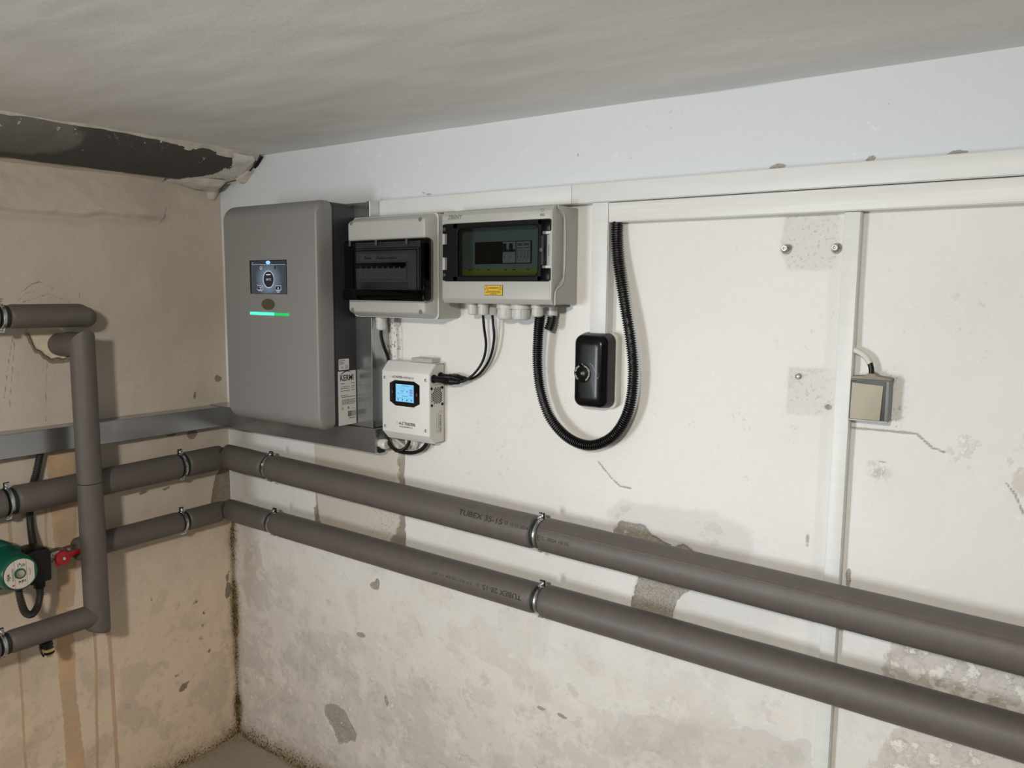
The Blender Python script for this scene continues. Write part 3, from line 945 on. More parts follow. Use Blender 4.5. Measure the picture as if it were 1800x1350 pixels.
def chunk(name, pts, m, seed, amp=0.006, lab=None, cuts_=5):
    """angular broken-off plaster piece: convex hull of points, subdivided and roughened"""
    bm = bmesh.new()
    for p in pts: bm.verts.new(p)
    r_ = bmesh.ops.convex_hull(bm, input=bm.verts[:])
    bmesh.ops.delete(bm, geom=[g for g in r_['geom_interior'] if isinstance(g, bmesh.types.BMVert)], context='VERTS')
    bmesh.ops.bevel(bm, geom=bm.edges[:], offset=0.003, segments=1, profile=0.5, affect='EDGES')
    bmesh.ops.triangulate(bm, faces=bm.faces[:])
    for _ in range(3):
        bmesh.ops.subdivide_edges(bm, edges=[e for e in bm.edges if e.calc_length() > 0.010], cuts=1)
        bmesh.ops.triangulate(bm, faces=bm.faces[:])
    P = np.array([v.co[:] for v in bm.verts])
    k1 = fbm(P[:, 0] + P[:, 2] * 0.7, P[:, 1] + P[:, 2] * 0.4, 30, 4, seed) - 0.5
    k2 = fbm(P[:, 0] + P[:, 2] * 0.3 + 4, P[:, 1] - P[:, 2] * 0.6, 30, 4, seed + 9) - 0.5
    for v_, a_, b_ in zip(bm.verts, k1, k2):
        v_.co += Vector((a_ * amp, b_ * amp, (a_ - b_) * amp * 0.8))
    bm.verts.index_update()
    o = obj(name, [v_.co[:] for v_ in bm.verts], [[v_.index for v_ in f.verts] for f in bm.faces], m, beam, 40)
    bm.free()
    if lab: o['label'] = lab
    return o


chunk('plaster_lump', [(-0.01, -0.185, 1.745), (0.09, -0.165, 1.742), (0.10, -0.045, 1.742), (-0.01, -0.020, 1.742), (-0.01, -0.175, 1.730), (0.060, -0.135, 1.724), (0.075, -0.050, 1.722), (-0.01, -0.020, 1.716)], PLASTERW, 11, 0.010, 'white plaster smeared under the end of the pipe')
chunk('plaster_lump', [(0.13, -0.150, 1.758), (0.205, -0.110, 1.800), (0.215, -0.035, 1.802), (0.150, -0.030, 1.762), (0.120, -0.030, 1.748), (0.105, -0.140, 1.746), (0.215, -0.035, 1.790), (0.09, -0.03, 1.750)], PLASTERW, 13, 0.008)
chunk('plaster_lump', [(0.105, -0.030, 1.752), (0.165, -0.025, 1.768), (0.170, 0.004, 1.772), (0.100, 0.004, 1.742), (0.120, 0.004, 1.736), (0.115, -0.022, 1.740)], PLASTER, 15, 0.012)
chunk('plaster_drip', [(-0.006, -0.050, 1.742), (0.028, -0.040, 1.742), (0.022, -0.010, 1.742), (-0.006, -0.006, 1.742), (-0.006, -0.044, 1.695), (0.012, -0.030, 1.694), (-0.006, -0.012, 1.690)], WL, 14, 0.006)
chunk('hollow_shade', [(0.168, -0.012, 1.776), (0.206, -0.010, 1.806), (0.208, 0.003, 1.806), (0.166, 0.003, 1.772), (0.196, -0.010, 1.786)], mat('hollow_shade', '#0c0b0a', 0.9), 16, 0.006)  # solid near-black chunk standing in for the shade inside a cavity

# ------------------------------------------------------------------ galvanised cable duct (left wall, round the corner, under and beside the heating unit)
duct = thing('cable_duct', 'galvanised steel cable duct running round the corner under the grey wall unit', 'cable duct', (0.03, -0.03, 1.03))
MB().box(-0.004, 0.052, -1.30, -0.052, 1.031, 1.090, 0.0012, 1).build('duct_section', GALV, duct)
MB().box(0.0, 0.690, -0.061, 0.004, 1.031, 1.0925, 0.0012, 1).build('duct_section', GALV, duct)
MB().box(0.52, 0.682, -0.0600, 0.004, 1.0935, 1.3690, 0.0012, 1).build('duct_section', GALV, duct)
MB().box(0.52, 0.682, -0.0600, 0.004, 1.6120, 1.648, 0.0012, 1).build('duct_section', GALV, duct)
MB().box(0.6800, 0.6832, -0.0612, -0.0590, 1.0935, 1.3690, 0.0006, 1).build('duct_lid_edge', ZINC, duct)
MB().box(0.6720, 0.6832, -0.0625, 0.004, 1.6120, 1.6495, 0.0006, 1).build('duct_lid_edge', ZINC, duct)
MB().box(-0.004, 0.0540, -1.30, -0.052, 1.0885, 1.0905, 0.0005, 1).build('duct_lip', GALV, duct)
tag(MB().box(0.6895, 0.6955, -0.050, -0.030, 1.030, 1.048, 0.001).build('end_plug', BLACKPL, duct), 'black plastic end plug')

# ------------------------------------------------------------------ grey wall unit with touch screen
ku = thing('heating_unit', 'silver grey wall unit with touch screen and glowing green light bar', 'heating unit', (0.447, -0.06, 1.11))
KX0, KX1, KZ0, KZ1 = 0.268, 0.6285, 1.0945, 1.648
rpanel(KX0 + 0.003, KX1 - 0.002, KZ0 + 0.004, KZ1 - 0.003, 0.012, [(0, -0.0605), (0, -0.128)]).build('body', CHARCOAL, ku)
rpanel(KX0 + 0.006, KX1 - 0.006, KZ0 + 0.007, KZ1 - 0.006, 0.012, [(0, -0.128), (0, -0.1335)]).build('shadow_gap', BLACKGAP, ku)
rs = []
for k in range(-2, 13):
    if k < 0:
        dx, dz, y = (0.0012, 0.0012, -0.1332) if k == -2 else (0, 0, -0.1345)
    else:
        a = PI / 2 * k / 12
        dx, dz, y = 0.0045 * (1 - math.cos(a)) ** 1.5, 0.034 * (1 - math.cos(a)), -0.1480 - 0.034 * math.sin(a)
    rs.append([(x, y, z) for x, z in rrect(KX0 + dx, KX1 - dx, KZ0 + dz, KZ1 - dz, 0.019 - 0.010 * (k > 0) * k / 12, 8)])
MB().rings(rs).build('front_cover', SILVER, ku, 40)
MB().box(KX1 - 0.0035, KX1 - 0.0012, -0.1332, -0.1300, KZ0 + 0.006, KZ1 - 0.006, 0.0004).build('trim_strip', mat('dark_trim', '#4a4a4a', 0.35, 0.6), ku)
# touch screen
FY = -0.1822
sf = flat((0.376, FY, 1.4245), (1, 0, 0), (0, 0, 1))
SW, SH = 0.143, 0.0835
scr = MB().box(0.376, 0.519, FY - 0.0006, FY + 0.002, 1.4245, 1.508).build('touch_screen', BLACKGLASS, ku)
SCRBG = bpy.data.materials.new('screen_glow')
SCRBG.use_nodes = True
nt = SCRBG.node_tree
bs = nt.nodes['Principled BSDF']
bs.inputs['Base Color'].default_value = (0.01, 0.01, 0.012, 1)
bs.inputs['Roughness'].default_value = 0.15
tcn = nt.nodes.new('ShaderNodeTexCoord')
gr = nt.nodes.new('ShaderNodeTexGradient')
gr.gradient_type = 'SPHERICAL'
mpn = nt.nodes.new('ShaderNodeMapping')
mpn.vector_type = 'TEXTURE'
mpn.inputs['Location'].default_value = (0.450, FY, 1.459)
mpn.inputs['Scale'].default_value = (0.055, 0.5, 0.050)
rmp = nt.nodes.new('ShaderNodeValToRGB')
rmp.color_ramp.elements[0].color = hexc('#39434c')
rmp.color_ramp.elements[1].color = hexc('#8ea2b8')
rmp.color_ramp.elements[0].position = 0.05
nt.links.new(tcn.outputs['Object'], mpn.inputs[0])
nt.links.new(mpn.outputs[0], gr.inputs[0])
nt.links.new(gr.outputs[0], rmp.inputs[0])
nt.links.new(rmp.outputs[0], bs.inputs['Emission Color'])
bs.inputs['Emission Strength'].default_value = 0.75
GLOWW = mat('screen_white', '#111111', 0.3, emit='#cfdcf0', estr=0.9)
GLOWB = mat('screen_blue', '#111111', 0.3, emit='#8cc4ff', estr=1.3)
GLOWD = mat('screen_dark', '#0c0e10', 0.2, emit='#20242a', estr=0.6)
GLOWH = mat('screen_header', '#0c0e10', 0.2, emit='#2c3642', estr=0.7)


def ell(frame, cx, cz, a, b, n=40):
    return [frame(cx + a * math.cos(2 * PI * k / n), cz + b * math.sin(2 * PI * k / n)) for k in range(n)]


def disc(name, frame, cx, cz, a, b, m, parent, n=40):
    p = ell(frame, cx, cz, a, b, n)
    return obj(name, p, [tuple(range(n))], m, parent, 0)


def ringf(name, frame, cx, cz, a, b, t, m, parent, n=40, a0=0.0, a1=1.0):
    k0 = [2 * PI * (a0 + (a1 - a0) * k / n) for k in range(n + 1)]
    v_ = [frame(cx + a * math.cos(q), cz + b * math.sin(q)) for q in k0] + [frame(cx + (a - t) * math.cos(q), cz + (b - t) * math.sin(q)) for q in k0]
    return obj(name, v_, [(i, i + 1, n + 2 + i, n + 1 + i) for i in range(n)], m, parent, 0)


def lay(o, d):
    return flat(Vector(o), (1, 0, 0), (0, 0, 1)) if d is None else None


S1 = flat((0.376, FY - 0.0008, 1.4245), (1, 0, 0), (0, 0, 1))
S2 = flat((0.376, FY - 0.0011, 1.4245), (1, 0, 0), (0, 0, 1))
S3 = flat((0.376, FY - 0.0014, 1.4245), (1, 0, 0), (0, 0, 1))
bars('screen_page', SCRBG, scr, S1, [(0.006, 0.1415, 0.001, 0.0815)])
bars('screen_header', GLOWH, scr, S2, [(0.006, 0.1415, 0.0735, 0.0815)])
bars('screen_line', GLOWW, scr, S3, [(0.010, 0.140, 0.0722, 0.0728)])
ringf('screen_dial', S2, 0.0745, 0.036, 0.0215, 0.0215, 0.0016, GLOWW, scr)
disc('screen_dial_face', S2, 0.0745, 0.036, 0.0198, 0.0198, GLOWD, scr)
disc('screen_icon', S3, 0.0745, 0.0775, 0.0085, 0.0044, GLOWB, scr, 20)
ringf('screen_icon', S3, 0.0465, 0.0640, 0.0045, 0.0036, 0.001, GLOWW, scr, 20)
disc('screen_icon', S3, 0.101, 0.0650, 0.0030, 0.0045, GLOWD, scr, 16)
bars('screen_icon', GLOWW, scr, S3, [(0.012, 0.0145, 0.0763, 0.0778)])
for cx in (0.0405, 0.111):
    bars('screen_button', GLOWW, scr, S2, [(cx - 0.0108, cx + 0.0108, 0.0095, 0.0205)])
    bars('screen_button_face', GLOWD, scr, S3, [(cx - 0.010, cx + 0.010, 0.0103, 0.0197)])
S4 = flat((0.376, FY - 0.0017, 1.4245), (1, 0, 0), (0, 0, 1))
bars('screen_print', GLOWW, scr, S4, [(0.037, 0.049, 0.0158, 0.0175), (0.041, 0.047, 0.0118, 0.0135), (0.109, 0.113, 0.0128, 0.0160), (0.033, 0.048, 0.0068, 0.0080), (0.104, 0.119, 0.0072, 0.0086), (0.106, 0.117, 0.0042, 0.0056), (0.066, 0.083, 0.0465, 0.0485)])
text('screen_reading', '36°C', GLOWW, scr, 0.019, 0.0048, lambda a, b: S4(0.0655 + a, 0.0335 + b))
# badge and light bar
disc('badge', flat((0.445, FY - 0.0006, 1.3985), (1, 0, 0), (0, 0, 1)), 0, 0, 0.0255, 0.0140, mat('olive_badge', '#57533f', 0.4, 0.3), ku)
LB1 = mat('light_bar_bright', '#0a3020', 0.3, emit='#4dffc0', estr=1.5)
LB2 = mat('light_bar_green', '#0a3018', 0.3, emit='#12e070', estr=0.85)
lbar = tag(MB().box(0.373, 0.468, FY - 0.0014, FY + 0.001, 1.3715, 1.3785, 0.0006).build('light_bar', LB1, ku), 'glowing green light bar')
MB().box(0.468, 0.5235, FY - 0.0014, FY + 0.001, 1.3715, 1.3780, 0.0006).build('light_bar_end', LB2, lbar)
# rating labels on the side
KS = KX1 - 0.0018
rnd = random.Random(3)


def side(x):
    return lambda a, b: Vector((x, -0.1205 + a, 1.102 + b))


l2 = tag(MB().box(KS - 0.0005, KS + 0.0003, -0.1215, -0.0625, 1.1015, 1.2365).build('type_label', PAPER, ku), 'white type label with the maker name in black')
l1 = tag(rpanel(-0.1180, -0.0835, 1.2395, 1.2675, 0.003, [(0, 0)]).build('rating_label', PAPER, ku), 'small white rating label')
bpy.data.objects.remove(l1)
l1 = obj('rating_label', [(KS + 0.0003, a, b) for a, b in rrect(-0.1190, -0.0845, 1.2395, 1.2670, 0.003, 4)], [tuple(range(20))], PAPER, ku, 0)
l1['label'] = 'small white rating label'
f1 = side(KS + 0.0006)
text('lettering', 'KERMI', DARKPRINT, l2, 0.044, 0.0145, lambda a, b: f1(0.006 + a, 0.1105 + b))
arc = []
for k in range(16):
    q0, q1 = k / 16, (k + 1) / 16
    yy = lambda q: 0.117 + 0.0165 * math.sin(PI * (0.12 + 0.72 * q))
    arc.append(((0.005 + 0.045 * q0, yy(q0)), (0.005 + 0.045 * q1, yy(q1)), 0.0026 * math.sin(PI * min(1, 0.15 + q0)), 0.0026 * math.sin(PI * min(1, 0.15 + q1))))
mb = MB()
for (a0, b0), (a1, b1), t0, t1 in arc:
    mb.add([f1(a0, b0 - 0.0003), f1(a1, b1 - 0.0003), f1(a1, b1 + t1), f1(a0, b0 + t0)], [(0, 1, 2, 3)])
mb.build('logo_arc', DARKPRINT, l2, 0)
rows = []
for v0, ws in ((0.1035, (0.014,)), (0.0955, (0.030,)), (0.0915, (0.026,)), (0.0855, (0.030,)), (0.0735, (0.024,)), (0.0695, (0.046,)), (0.0625, (0.046,)), (0.0590, (0.044,)), (0.0555, (0.048,)), (0.0520, (0.042,))):
    rows += printlines(ws[0], [(v0, 0.0014)], rnd, 0.95, 1.0, 0.007 if v0 > 0.07 else 0.010)
for v0 in (0.1035, 0.0960, 0.0920, 0.0860):
    rows += printlines(0.012, [(v0, 0.0014)], rnd, 0.8, 1.0, 0.042)
rows += [(0.030 + k * 0.002, 0.030 + k * 0.002 + rnd.choice((0.0006, 0.0010, 0.0014)), 0.0195, 0.0335) for k in range(13)]
rows += printlines(0.02, [(0.0155, 0.0016)], rnd, 0.95, 1.0, 0.033)
rows += [(0.009, 0.0155, 0.0385, 0.0392), (0.010, 0.0145, 0.0440, 0.0447), (0.010, 0.0108, 0.0392, 0.0440), (0.0138, 0.0145, 0.0392, 0.0440), (0.028, 0.035, 0.0395, 0.0410), (0.029, 0.034, 0.0425, 0.0445), (0.044, 0.0445, 0.039, 0.045), (0.044, 0.053, 0.039, 0.0395)]
bars('small_print', DARKPRINT, l2, f1, rows)
f2 = lambda a, b: Vector((KS + 0.0006, -0.119 + a, 1.2395 + b))
rows = printlines(0.020, [(0.0235, 0.0015)], rnd, 0.95, 1, 0.0015)
for v0 in (0.0205, 0.0185, 0.0165, 0.0145):
    rows += printlines(0.020, [(v0, 0.0008)], rnd, 0.5, 0.9, 0.0015)
for v0 in (0.0110, 0.0090, 0.0070, 0.0050, 0.0035):
    rows += printlines(0.011, [(v0, 0.0008)], rnd, 0.7, 1.0, 0.0205)
bars('small_print', DARKPRINT, l1, f2, rows)
text('lettering', 'CE', DARKPRINT, l1, 0.006, 0.004, lambda a, b: f2(0.008 + a, 0.004 + b))

# ------------------------------------------------------------------ small distribution board with smoked door
db = thing('distribution_board', 'pale grey fuse box with smoked tilting door, next to the silver unit', 'fuse box', (0.78, 0, 1.373))
rpanel(0.643, 0.914, 1.372, 1.609, 0.010, [(0, 0.004), (0, -0.074), (0.0012, -0.0760)]).build('base', GREYABS, db)
rpanel(0.6425, 0.9150, 1.3715, 1.6095, 0.010, [(0, -0.0762), (0, -0.0785)]).build('base_rim', GREYABS2, db)
rpanel(0.645, 0.912, 1.3725, 1.6085, 0.014, [(0, -0.0787), (0.004, -0.090), (0.0105, -0.1055), (0.0125, -0.1085), (0.016, -0.1098)], 6).build('cover', GREYABS, db, 40)
for cx in (0.669, 0.888):
    for cz in (1.3885, 1.5935):
        MB().lathe([(0, 0.0052), (0.0012, 0.0052), (0.0014, 0.0045)], (cx, -0.1088, cz), (0, -1, 0), 18).build('cover_screw', mat('grey_screw', '#6f6e6a', 0.5), db)
ip = MB().box(0.672, 0.890, -0.1112, -0.1090, 1.416, 1.547).build('inner_panel', mat('panel_grey', '#b9b9bd', 0.5), db)
MB().box(0.700, 0.855, -0.1118, -0.1112, 1.504, 1.519).build('label_strip', PAPER, ip)
hw = mat('pen_ink', '#08080a', 0.6)
rnd = random.Random(5)
mb = MB()
xx = 0.715
for k in range(17):
    if k == 4:
        xx += 0.012
    h_ = 0.0075 if k in (0, 5) else rnd.uniform(0.002, 0.0045)
    mb.tube([(xx, -0.1121, 1.508), (xx + 0.002, -0.1121, 1.508 + h_), (xx + 0.0045, -0.1121, 1.508 + rnd.uniform(0, 0.002))], 0.0007, 5)
    xx += rnd.uniform(0.0045, 0.0062)
mb.build('handwriting', hw, ip, 0)
BRK = mat('breaker_white', '#bdbdc1', 0.45)
for k in range(9):
    x0 = 0.690 + k * 0.0178
    b_ = MB().box(x0, x0 + 0.0172, -0.1165, -0.1105, 1.461, 1.502, 0.0005, 1).build('breaker', BRK, db)
    MB().box(x0 - 0.0003, x0 + 0.0174, -0.1172, -0.1160, 1.4905, 1.4995).build('toggle_slot', BLACKPL, b_)
    MB().box(x0 + 0.004, x0 + 0.0145, -0.1205, -0.1165, 1.4865, 1.4975, 0.0008, 1).build('toggle', BLACKPL, b_)
    MB().box(x0 + 0.0070, x0 + 0.0092, -0.1168, -0.1163, 1.4705, 1.4725).build('test_mark', BLACKPL, b_)
MB().box(0.700, 0.852, -0.1130, -0.1112, 1.4405, 1.4545, 0.001).build('empty_strip', mat('strip_grey', '#8d8d90', 0.5), db)
SMOKE = smoke('smoked_plastic', (0.265, 0.265, 0.272))
SMOKED = smoke('smoked_plastic_thick', (0.05, 0.05, 0.055))
door = tag(rpanel(0.6605, 0.9205, 1.4130, 1.5535, 0.008, [(0, -0.1110), (0.0, -0.120), (0.003, -0.1285), (0.006, -0.130)], 4).build('door', SMOKE, db, 30), 'smoked see-through door')
MB().box(0.6620, 0.9190, -0.1345, -0.1303, 1.4125, 1.4370, 0.0015).build('door_lip', SMOKED, door)
MB().box(0.6640, 0.9185, -0.1306, -0.1300, 1.4370, 1.4380).build('door_edge', BLACKPL, door)
# raised frame line on the door
RB = []
for a, b, c, d in ((0.694, 0.897, 1.5255, 1.5275), (0.895, 0.897, 1.438, 1.5275), (0.903, 0.905, 1.438, 1.530), (0.692, 0.905, 1.531, 1.5325), (0.694, 0.6955, 1.438, 1.527)):
    RB.append((a, b, c, d))
mb = MB()
for a, b, c, d in RB: mb.box(a, b, -0.1308, -0.1299, c, d)
mb.build('door_rib', SMOKED, door)
mb = MB().box(0.668, 0.918, -0.1306, -0.1300, 1.5405, 1.5415)
mb.build('door_rib', BLACKPL, door)
for cx in (0.684, 0.770, 0.865):
    MB().box(cx - 0.002, cx + 0.004, -0.1320, -0.1270, 1.538, 1.551, 0.0006, 1).build('hinge', mat('hinge_grey', '#3c3c3e', 0.4), door)
MB().box(0.665, 0.685, -0.1295, -0.112, 1.415, 1.548).build('door_side', SMOKED, door)
MB().box(0.906, 0.9165, -0.1295, -0.112, 1.440, 1.540).build('door_side', SMOKED, door)


def gland(parent, x, y, z, r, h, name='cable_gland'):
    g = MB().lathe([(0, r * 1.08), (-0.0, r * 1.08), (h * 0.30, r * 1.08), (h * 0.30, r * 0.92), (h * 0.36, r * 0.92)], (x, y, z), (0, 0, -1), 18)
    g.lathe([(h * 0.36, r), (h * 0.80, r)], (x, y, z), (0, 0, -1), 6)
    g.lathe([(h * 0.36, r * 0.97), (h * 0.80, r * 0.97), (h * 0.93, r * 0.90), (h, r * 0.66), (h, r * 0.45)], (x, y, z), (0, 0, -1), 18)
    return g.build(name, GREYABS2, parent, 30)


gland(db, 0.7055, -0.050, 1.373, 0.0125, 0.034)

# ------------------------------------------------------------------ larger enclosure with latched window
be = thing('breaker_enclosure', 'larger light grey breaker enclosure with dark latched window and yellow warning sticker', 'fuse box', (1.085, 0, 1.409))
BX0, BX1 = 0.940, 1.230
seam = [(-0.087, 1.4095), (-0.084, 1.439), (-0.0545, 1.466), (-0.0545, 1.584), (-0.079, 1.603), (-0.079, 1.609)]
MB().prism([(0.004, 1.4095)] + [(y + 0.0005, z) for y, z in seam] + [(0.004, 1.609)], 0, BX0, BX1, 0.0012).build('base', GREYABS, be, 30)
cover_side = [(y - 0.0005, z) for y, z in seam] + [(-0.0890, 1.609), (-0.0975, 1.598), (-0.0975, 1.420), (-0.0900, 1.4095)]
cv = MB().prism(cover_side, 0, 1.2215, 1.2285, 0.0010)
cv.prism(cover_side, 0, 0.9415, 0.9485, 0.0010)
# top band and bottom band with chamfers
cv.prism([(-0.0795, 1.6085), (-0.0885, 1.6085), (-0.0980, 1.598), (-0.0980, 1.5815), (-0.060, 1.5815)], 0, 0.9425, 1.2245, 0.0008)
cv.prism([(-0.0880, 1.4100), (-0.0905, 1.4100), (-0.0980, 1.4205), (-0.0980, 1.4570), (-0.060, 1.4570)], 0, 0.9425, 1.2245, 0.0008)
cv.build('cover', GREYABS, be, 30)
MB().tube(spline([(1.2305, y, z) for y, z in seam], 0.003), 0.0017, 8).build('seam_bead', GREYABS2, be)
bip = MB().box(0.950, 1.220, -0.0580, -0.0540, 1.459, 1.580).build('inner_panel', mat('enclosure_inside', '#9aa3a3', 0.5), be)
MB().box(1.003, 1.1535, -0.0590, -0.0580, 1.495, 1.5425).build('module_slot', mat('deep_black', '#020202', 0.9, spec=0.05), bip)
for x0 in (1.0835, 1.1000):
    b_ = MB().box(x0, x0 + 0.0160, -0.0660, -0.0588, 1.4965, 1.5410, 0.0005, 1).build('breaker', BRK, be)
    MB().box(x0 + 0.0005, x0 + 0.0155, -0.0668, -0.0658, 1.5195, 1.5250).build('toggle_slot', BLACKPL, b_)
    MB().box(x0 + 0.003, x0 + 0.0100, -0.0700, -0.0660, 1.5210, 1.5370, 0.0006, 1).build('toggle', BLACKPL, b_)
    MB().box(x0 + 0.003, x0 + 0.0055, -0.0664, -0.0659, 1.5085, 1.5105).build('test_mark', BLACKPL, b_)
rnd = random.Random(8)
for x0 in (1.1175, 1.1350):
    b_ = MB().box(x0, x0 + 0.0168, -0.0630, -0.0588, 1.4965, 1.5410, 0.0005, 1).build('surge_module', BRK, be)
    ff = flat((x0, -0.0633, 1.4965), (1, 0, 0), (0, 0, 1))
    rr_ = [(0.002, 0.0145, 0.0355, 0.0410), (0.002, 0.0145, 0.0300, 0.0325)]
    for v0 in (0.0255, 0.0225, 0.0195, 0.0165, 0.0135, 0.0105):
        rr_ += [(0.002, 0.0065, v0 - 0.0007, v0 + 0.0007), (0.0095, 0.0145, v0 - 0.0007, v0 + 0.0007)]
    bars('small_print', GREYPRINT, b_, ff, rr_)
    text('lettering', 'CE', GREYPRINT, b_, 0.005, 0.004, lambda a, b, ff=ff: ff(0.006 + a, 0.003 + b))
YG = mat('yellow_tape', '#b9b816', 0.5)
bars('yellow_strip', YG, bip, flat((0.966, -0.0583, 1.472), (1, 0, 0), (0, 0, 1)), [(0.0, 0.203, 0.0, 0.0115)])
mb = MB()
for x0 in (0.986, 1.010, 1.037, 1.083, 1.105, 1.141):
    mb.box(x0, x0 + 0.007, -0.0590, -0.0583, 1.4815, 1.4835)
mb.build('terminal_mark', DARKPRINT, bip)['kind'] = 'stuff'
# smoked door with black surround, hinge pins on the left, latch on the right
SMOKE2 = smoke('smoked_green_plastic', (0.54, 0.585, 0.58), 0.04)
dr = tag(MB().box(0.958, 1.214, -0.0992, -0.0972, 1.4595, 1.5795).build('door', SMOKE2, be), 'dark smoked door')
DFR = mat('smoked_frame', '#070808', 0.4, spec=0.2)
mb = MB()
for a, b, c, d in ((0.958, 0.987, 1.4585, 1.5805), (1.196, 1.2045, 1.4585, 1.5805), (0.975, 1.2045, 1.5705, 1.5805), (0.975, 1.2045, 1.4585, 1.4680)):
    mb.box(a, b, -0.1005, -0.0965, c, d, 0.0008, 1)
mb.build('door_frame', DFR, dr)
fr_in = rrect(0.987, 1.1965, 1.4675, 1.5710, 0.010, 5)
mb = MB()
mb.tube([(x, -0.1008, z) for x, z in fr_in + fr_in[:1]], 0.0014, 8, False)
mb.build('door_bead', DFR, dr)
for c, d in ((1.5605, 1.5805), (1.509, 1.5375), (1.4585, 1.482)):
    MB().box(0.9445, 0.960, -0.1005, -0.0900, c, d, 0.001, 1).build('hinge_block', DFR, dr)
for c, d in ((1.5375, 1.5605), (1.482, 1.509)):
    MB().box(0.9445, 0.960, -0.0895, -0.0700, c, d).build('hinge_recess', mat('recess_dark', '#3a3a38', 0.6), be)
    MB().lathe([(0, 0.0018), (d - c, 0.0018)], (0.9525, -0.096, c), (0, 0, 1), 10).build('hinge_pin', mat('dull_pin', '#5a5a58', 0.45, 0.5), dr)
for a, c in ((0.9505, 1.570), (0.9505, 1.471)):
    MB().lathe([(0, 0.004), (0.0008, 0.0036)], (a, -0.1004, c), (0, -1, 0), 14).build('hinge_screw', mat('hinge_screw_grey', '#3d3f3f', 0.4), dr)
for c, d in ((1.5575, 1.5805), (1.4585, 1.4835)):
    MB().box(1.2040, 1.2265, -0.1005, -0.0860, c, d, 0.002, 2).build('door_ear', smoke('smoked_ear' + str(c), (0.16, 0.165, 0.17), 0.3), dr)
# latch recess
mb = MB().box(1.2040, 1.2225, -0.0880, -0.0860, 1.4835, 1.5575)
mb.box(1.2060, 1.2262, -0.0985, -0.0860, 1.5515, 1.5570, 0.0008, 1)
mb.box(1.2060, 1.2262, -0.0985, -0.0860, 1.4835, 1.4890, 0.0008, 1)
mb.build('latch_recess', GREYABS2, be)
la = MB().box(1.2025, 1.2105, -0.1000, -0.0885, 1.490, 1.549, 0.001, 1).build('latch', mat('latch_smoke', '#2a2c2c', 0.3), dr)
MB().lathe([(0, 0.0042), (0.003, 0.0042), (0.003, 0.0022)], (1.2065, -0.1000, 1.520), (0, -1, 0), 16).build('latch_screw', mat('latch_ring', '#4c4f4f', 0.3), la)
MB().box(1.2150, 1.2180, -0.0886, -0.0880, 1.5075, 1.5310).build('latch_slot', BLACKGAP, be)
# lettering and sticker
ff = flat((0.958, -0.0984, 1.5905), (1, 0, 0), (0, 0, 1))
text('lettering', 'ZBENY', GREYPRINT, be, 0.041, 0.0090, ff, slant=0.25)
ff2 = flat((1.200, -0.0984, 1.5865), (1, 0, 0), (0, 0, 1))
text('lettering', 'IP65', GREYPRINT, be, 0.0105, 0.0060, ff2)
bars('square_mark', GREYPRINT, be, ff2, [(0.002, 0.0082, 0.0093, 0.0099), (0.002, 0.0082, 0.0145, 0.0151), (0.002, 0.0026, 0.0093, 0.0151), (0.0076, 0.0082, 0.0093, 0.0151)])
st = tag(MB().box(1.0605, 1.1085, -0.0985, -0.0975, 1.4275, 1.4490).build('warning_sticker', DARKPRINT, be), 'small yellow electrical warning sticker')
ff = flat((1.0605, -0.0988, 1.4275), (1, 0, 0), (0, 0, 1))
ff2 = flat((1.0605, -0.0991, 1.4275), (1, 0, 0), (0, 0, 1))
bars('sticker_face', YELLOW, st, ff, [(0.0010, 0.0470, 0.0010, 0.0205)])
for cx in (0.0062, 0.0418):
    obj('warning_triangle', [ff2(cx - 0.0048, 0.0118), ff2(cx + 0.0048, 0.0118), ff2(cx, 0.0200)], [(0, 1, 2)], REDPRINT, st, 0)
    obj('warning_triangle_face', [ff2(cx - 0.0028, 0.0128) - Vector((0, .0002, 0)), ff2(cx + 0.0028, 0.0128) - Vector((0, .0002, 0)), ff2(cx, 0.0176) - Vector((0, .0002, 0))], [(0, 1, 2)], YELLOW, st, 0)
text('lettering', 'DANGEROUS', DARKPRINT, st, 0.0250, 0.0033, lambda a, b, f=ff2: f(0.0118 + a, 0.0140 + b))
rnd = random.Random(21)
bars('small_print', DARKPRINT, st, ff2, printlines(0.035, [(0.0088, 0.0013)], rnd, 1, 1, 0.0065) + printlines(0.041, [(0.0060, 0.0013)], rnd, 1, 1, 0.0035) + printlines(0.018, [(0.0032, 0.0013)], rnd, 1, 1, 0.0150))
for x, y, r, h in ((0.993, -0.052, 0.0125, 0.026), (1.024, -0.055, 0.0118, 0.026), (1.030, -0.030, 0.0115, 0.026), (1.083, -0.050, 0.0200, 0.034), (1.124, -0.052, 0.0212, 0.034), (1.168, -0.055, 0.0130, 0.026), (1.187, -0.028, 0.0115, 0.026)):
    gland(be, x, y, 1.4095, r, h)
MB().box(1.196, 1.232, -0.088, -0.030, 1.4050, 1.4095).build('gasket', mat('gasket', '#55534e', 0.7), be)

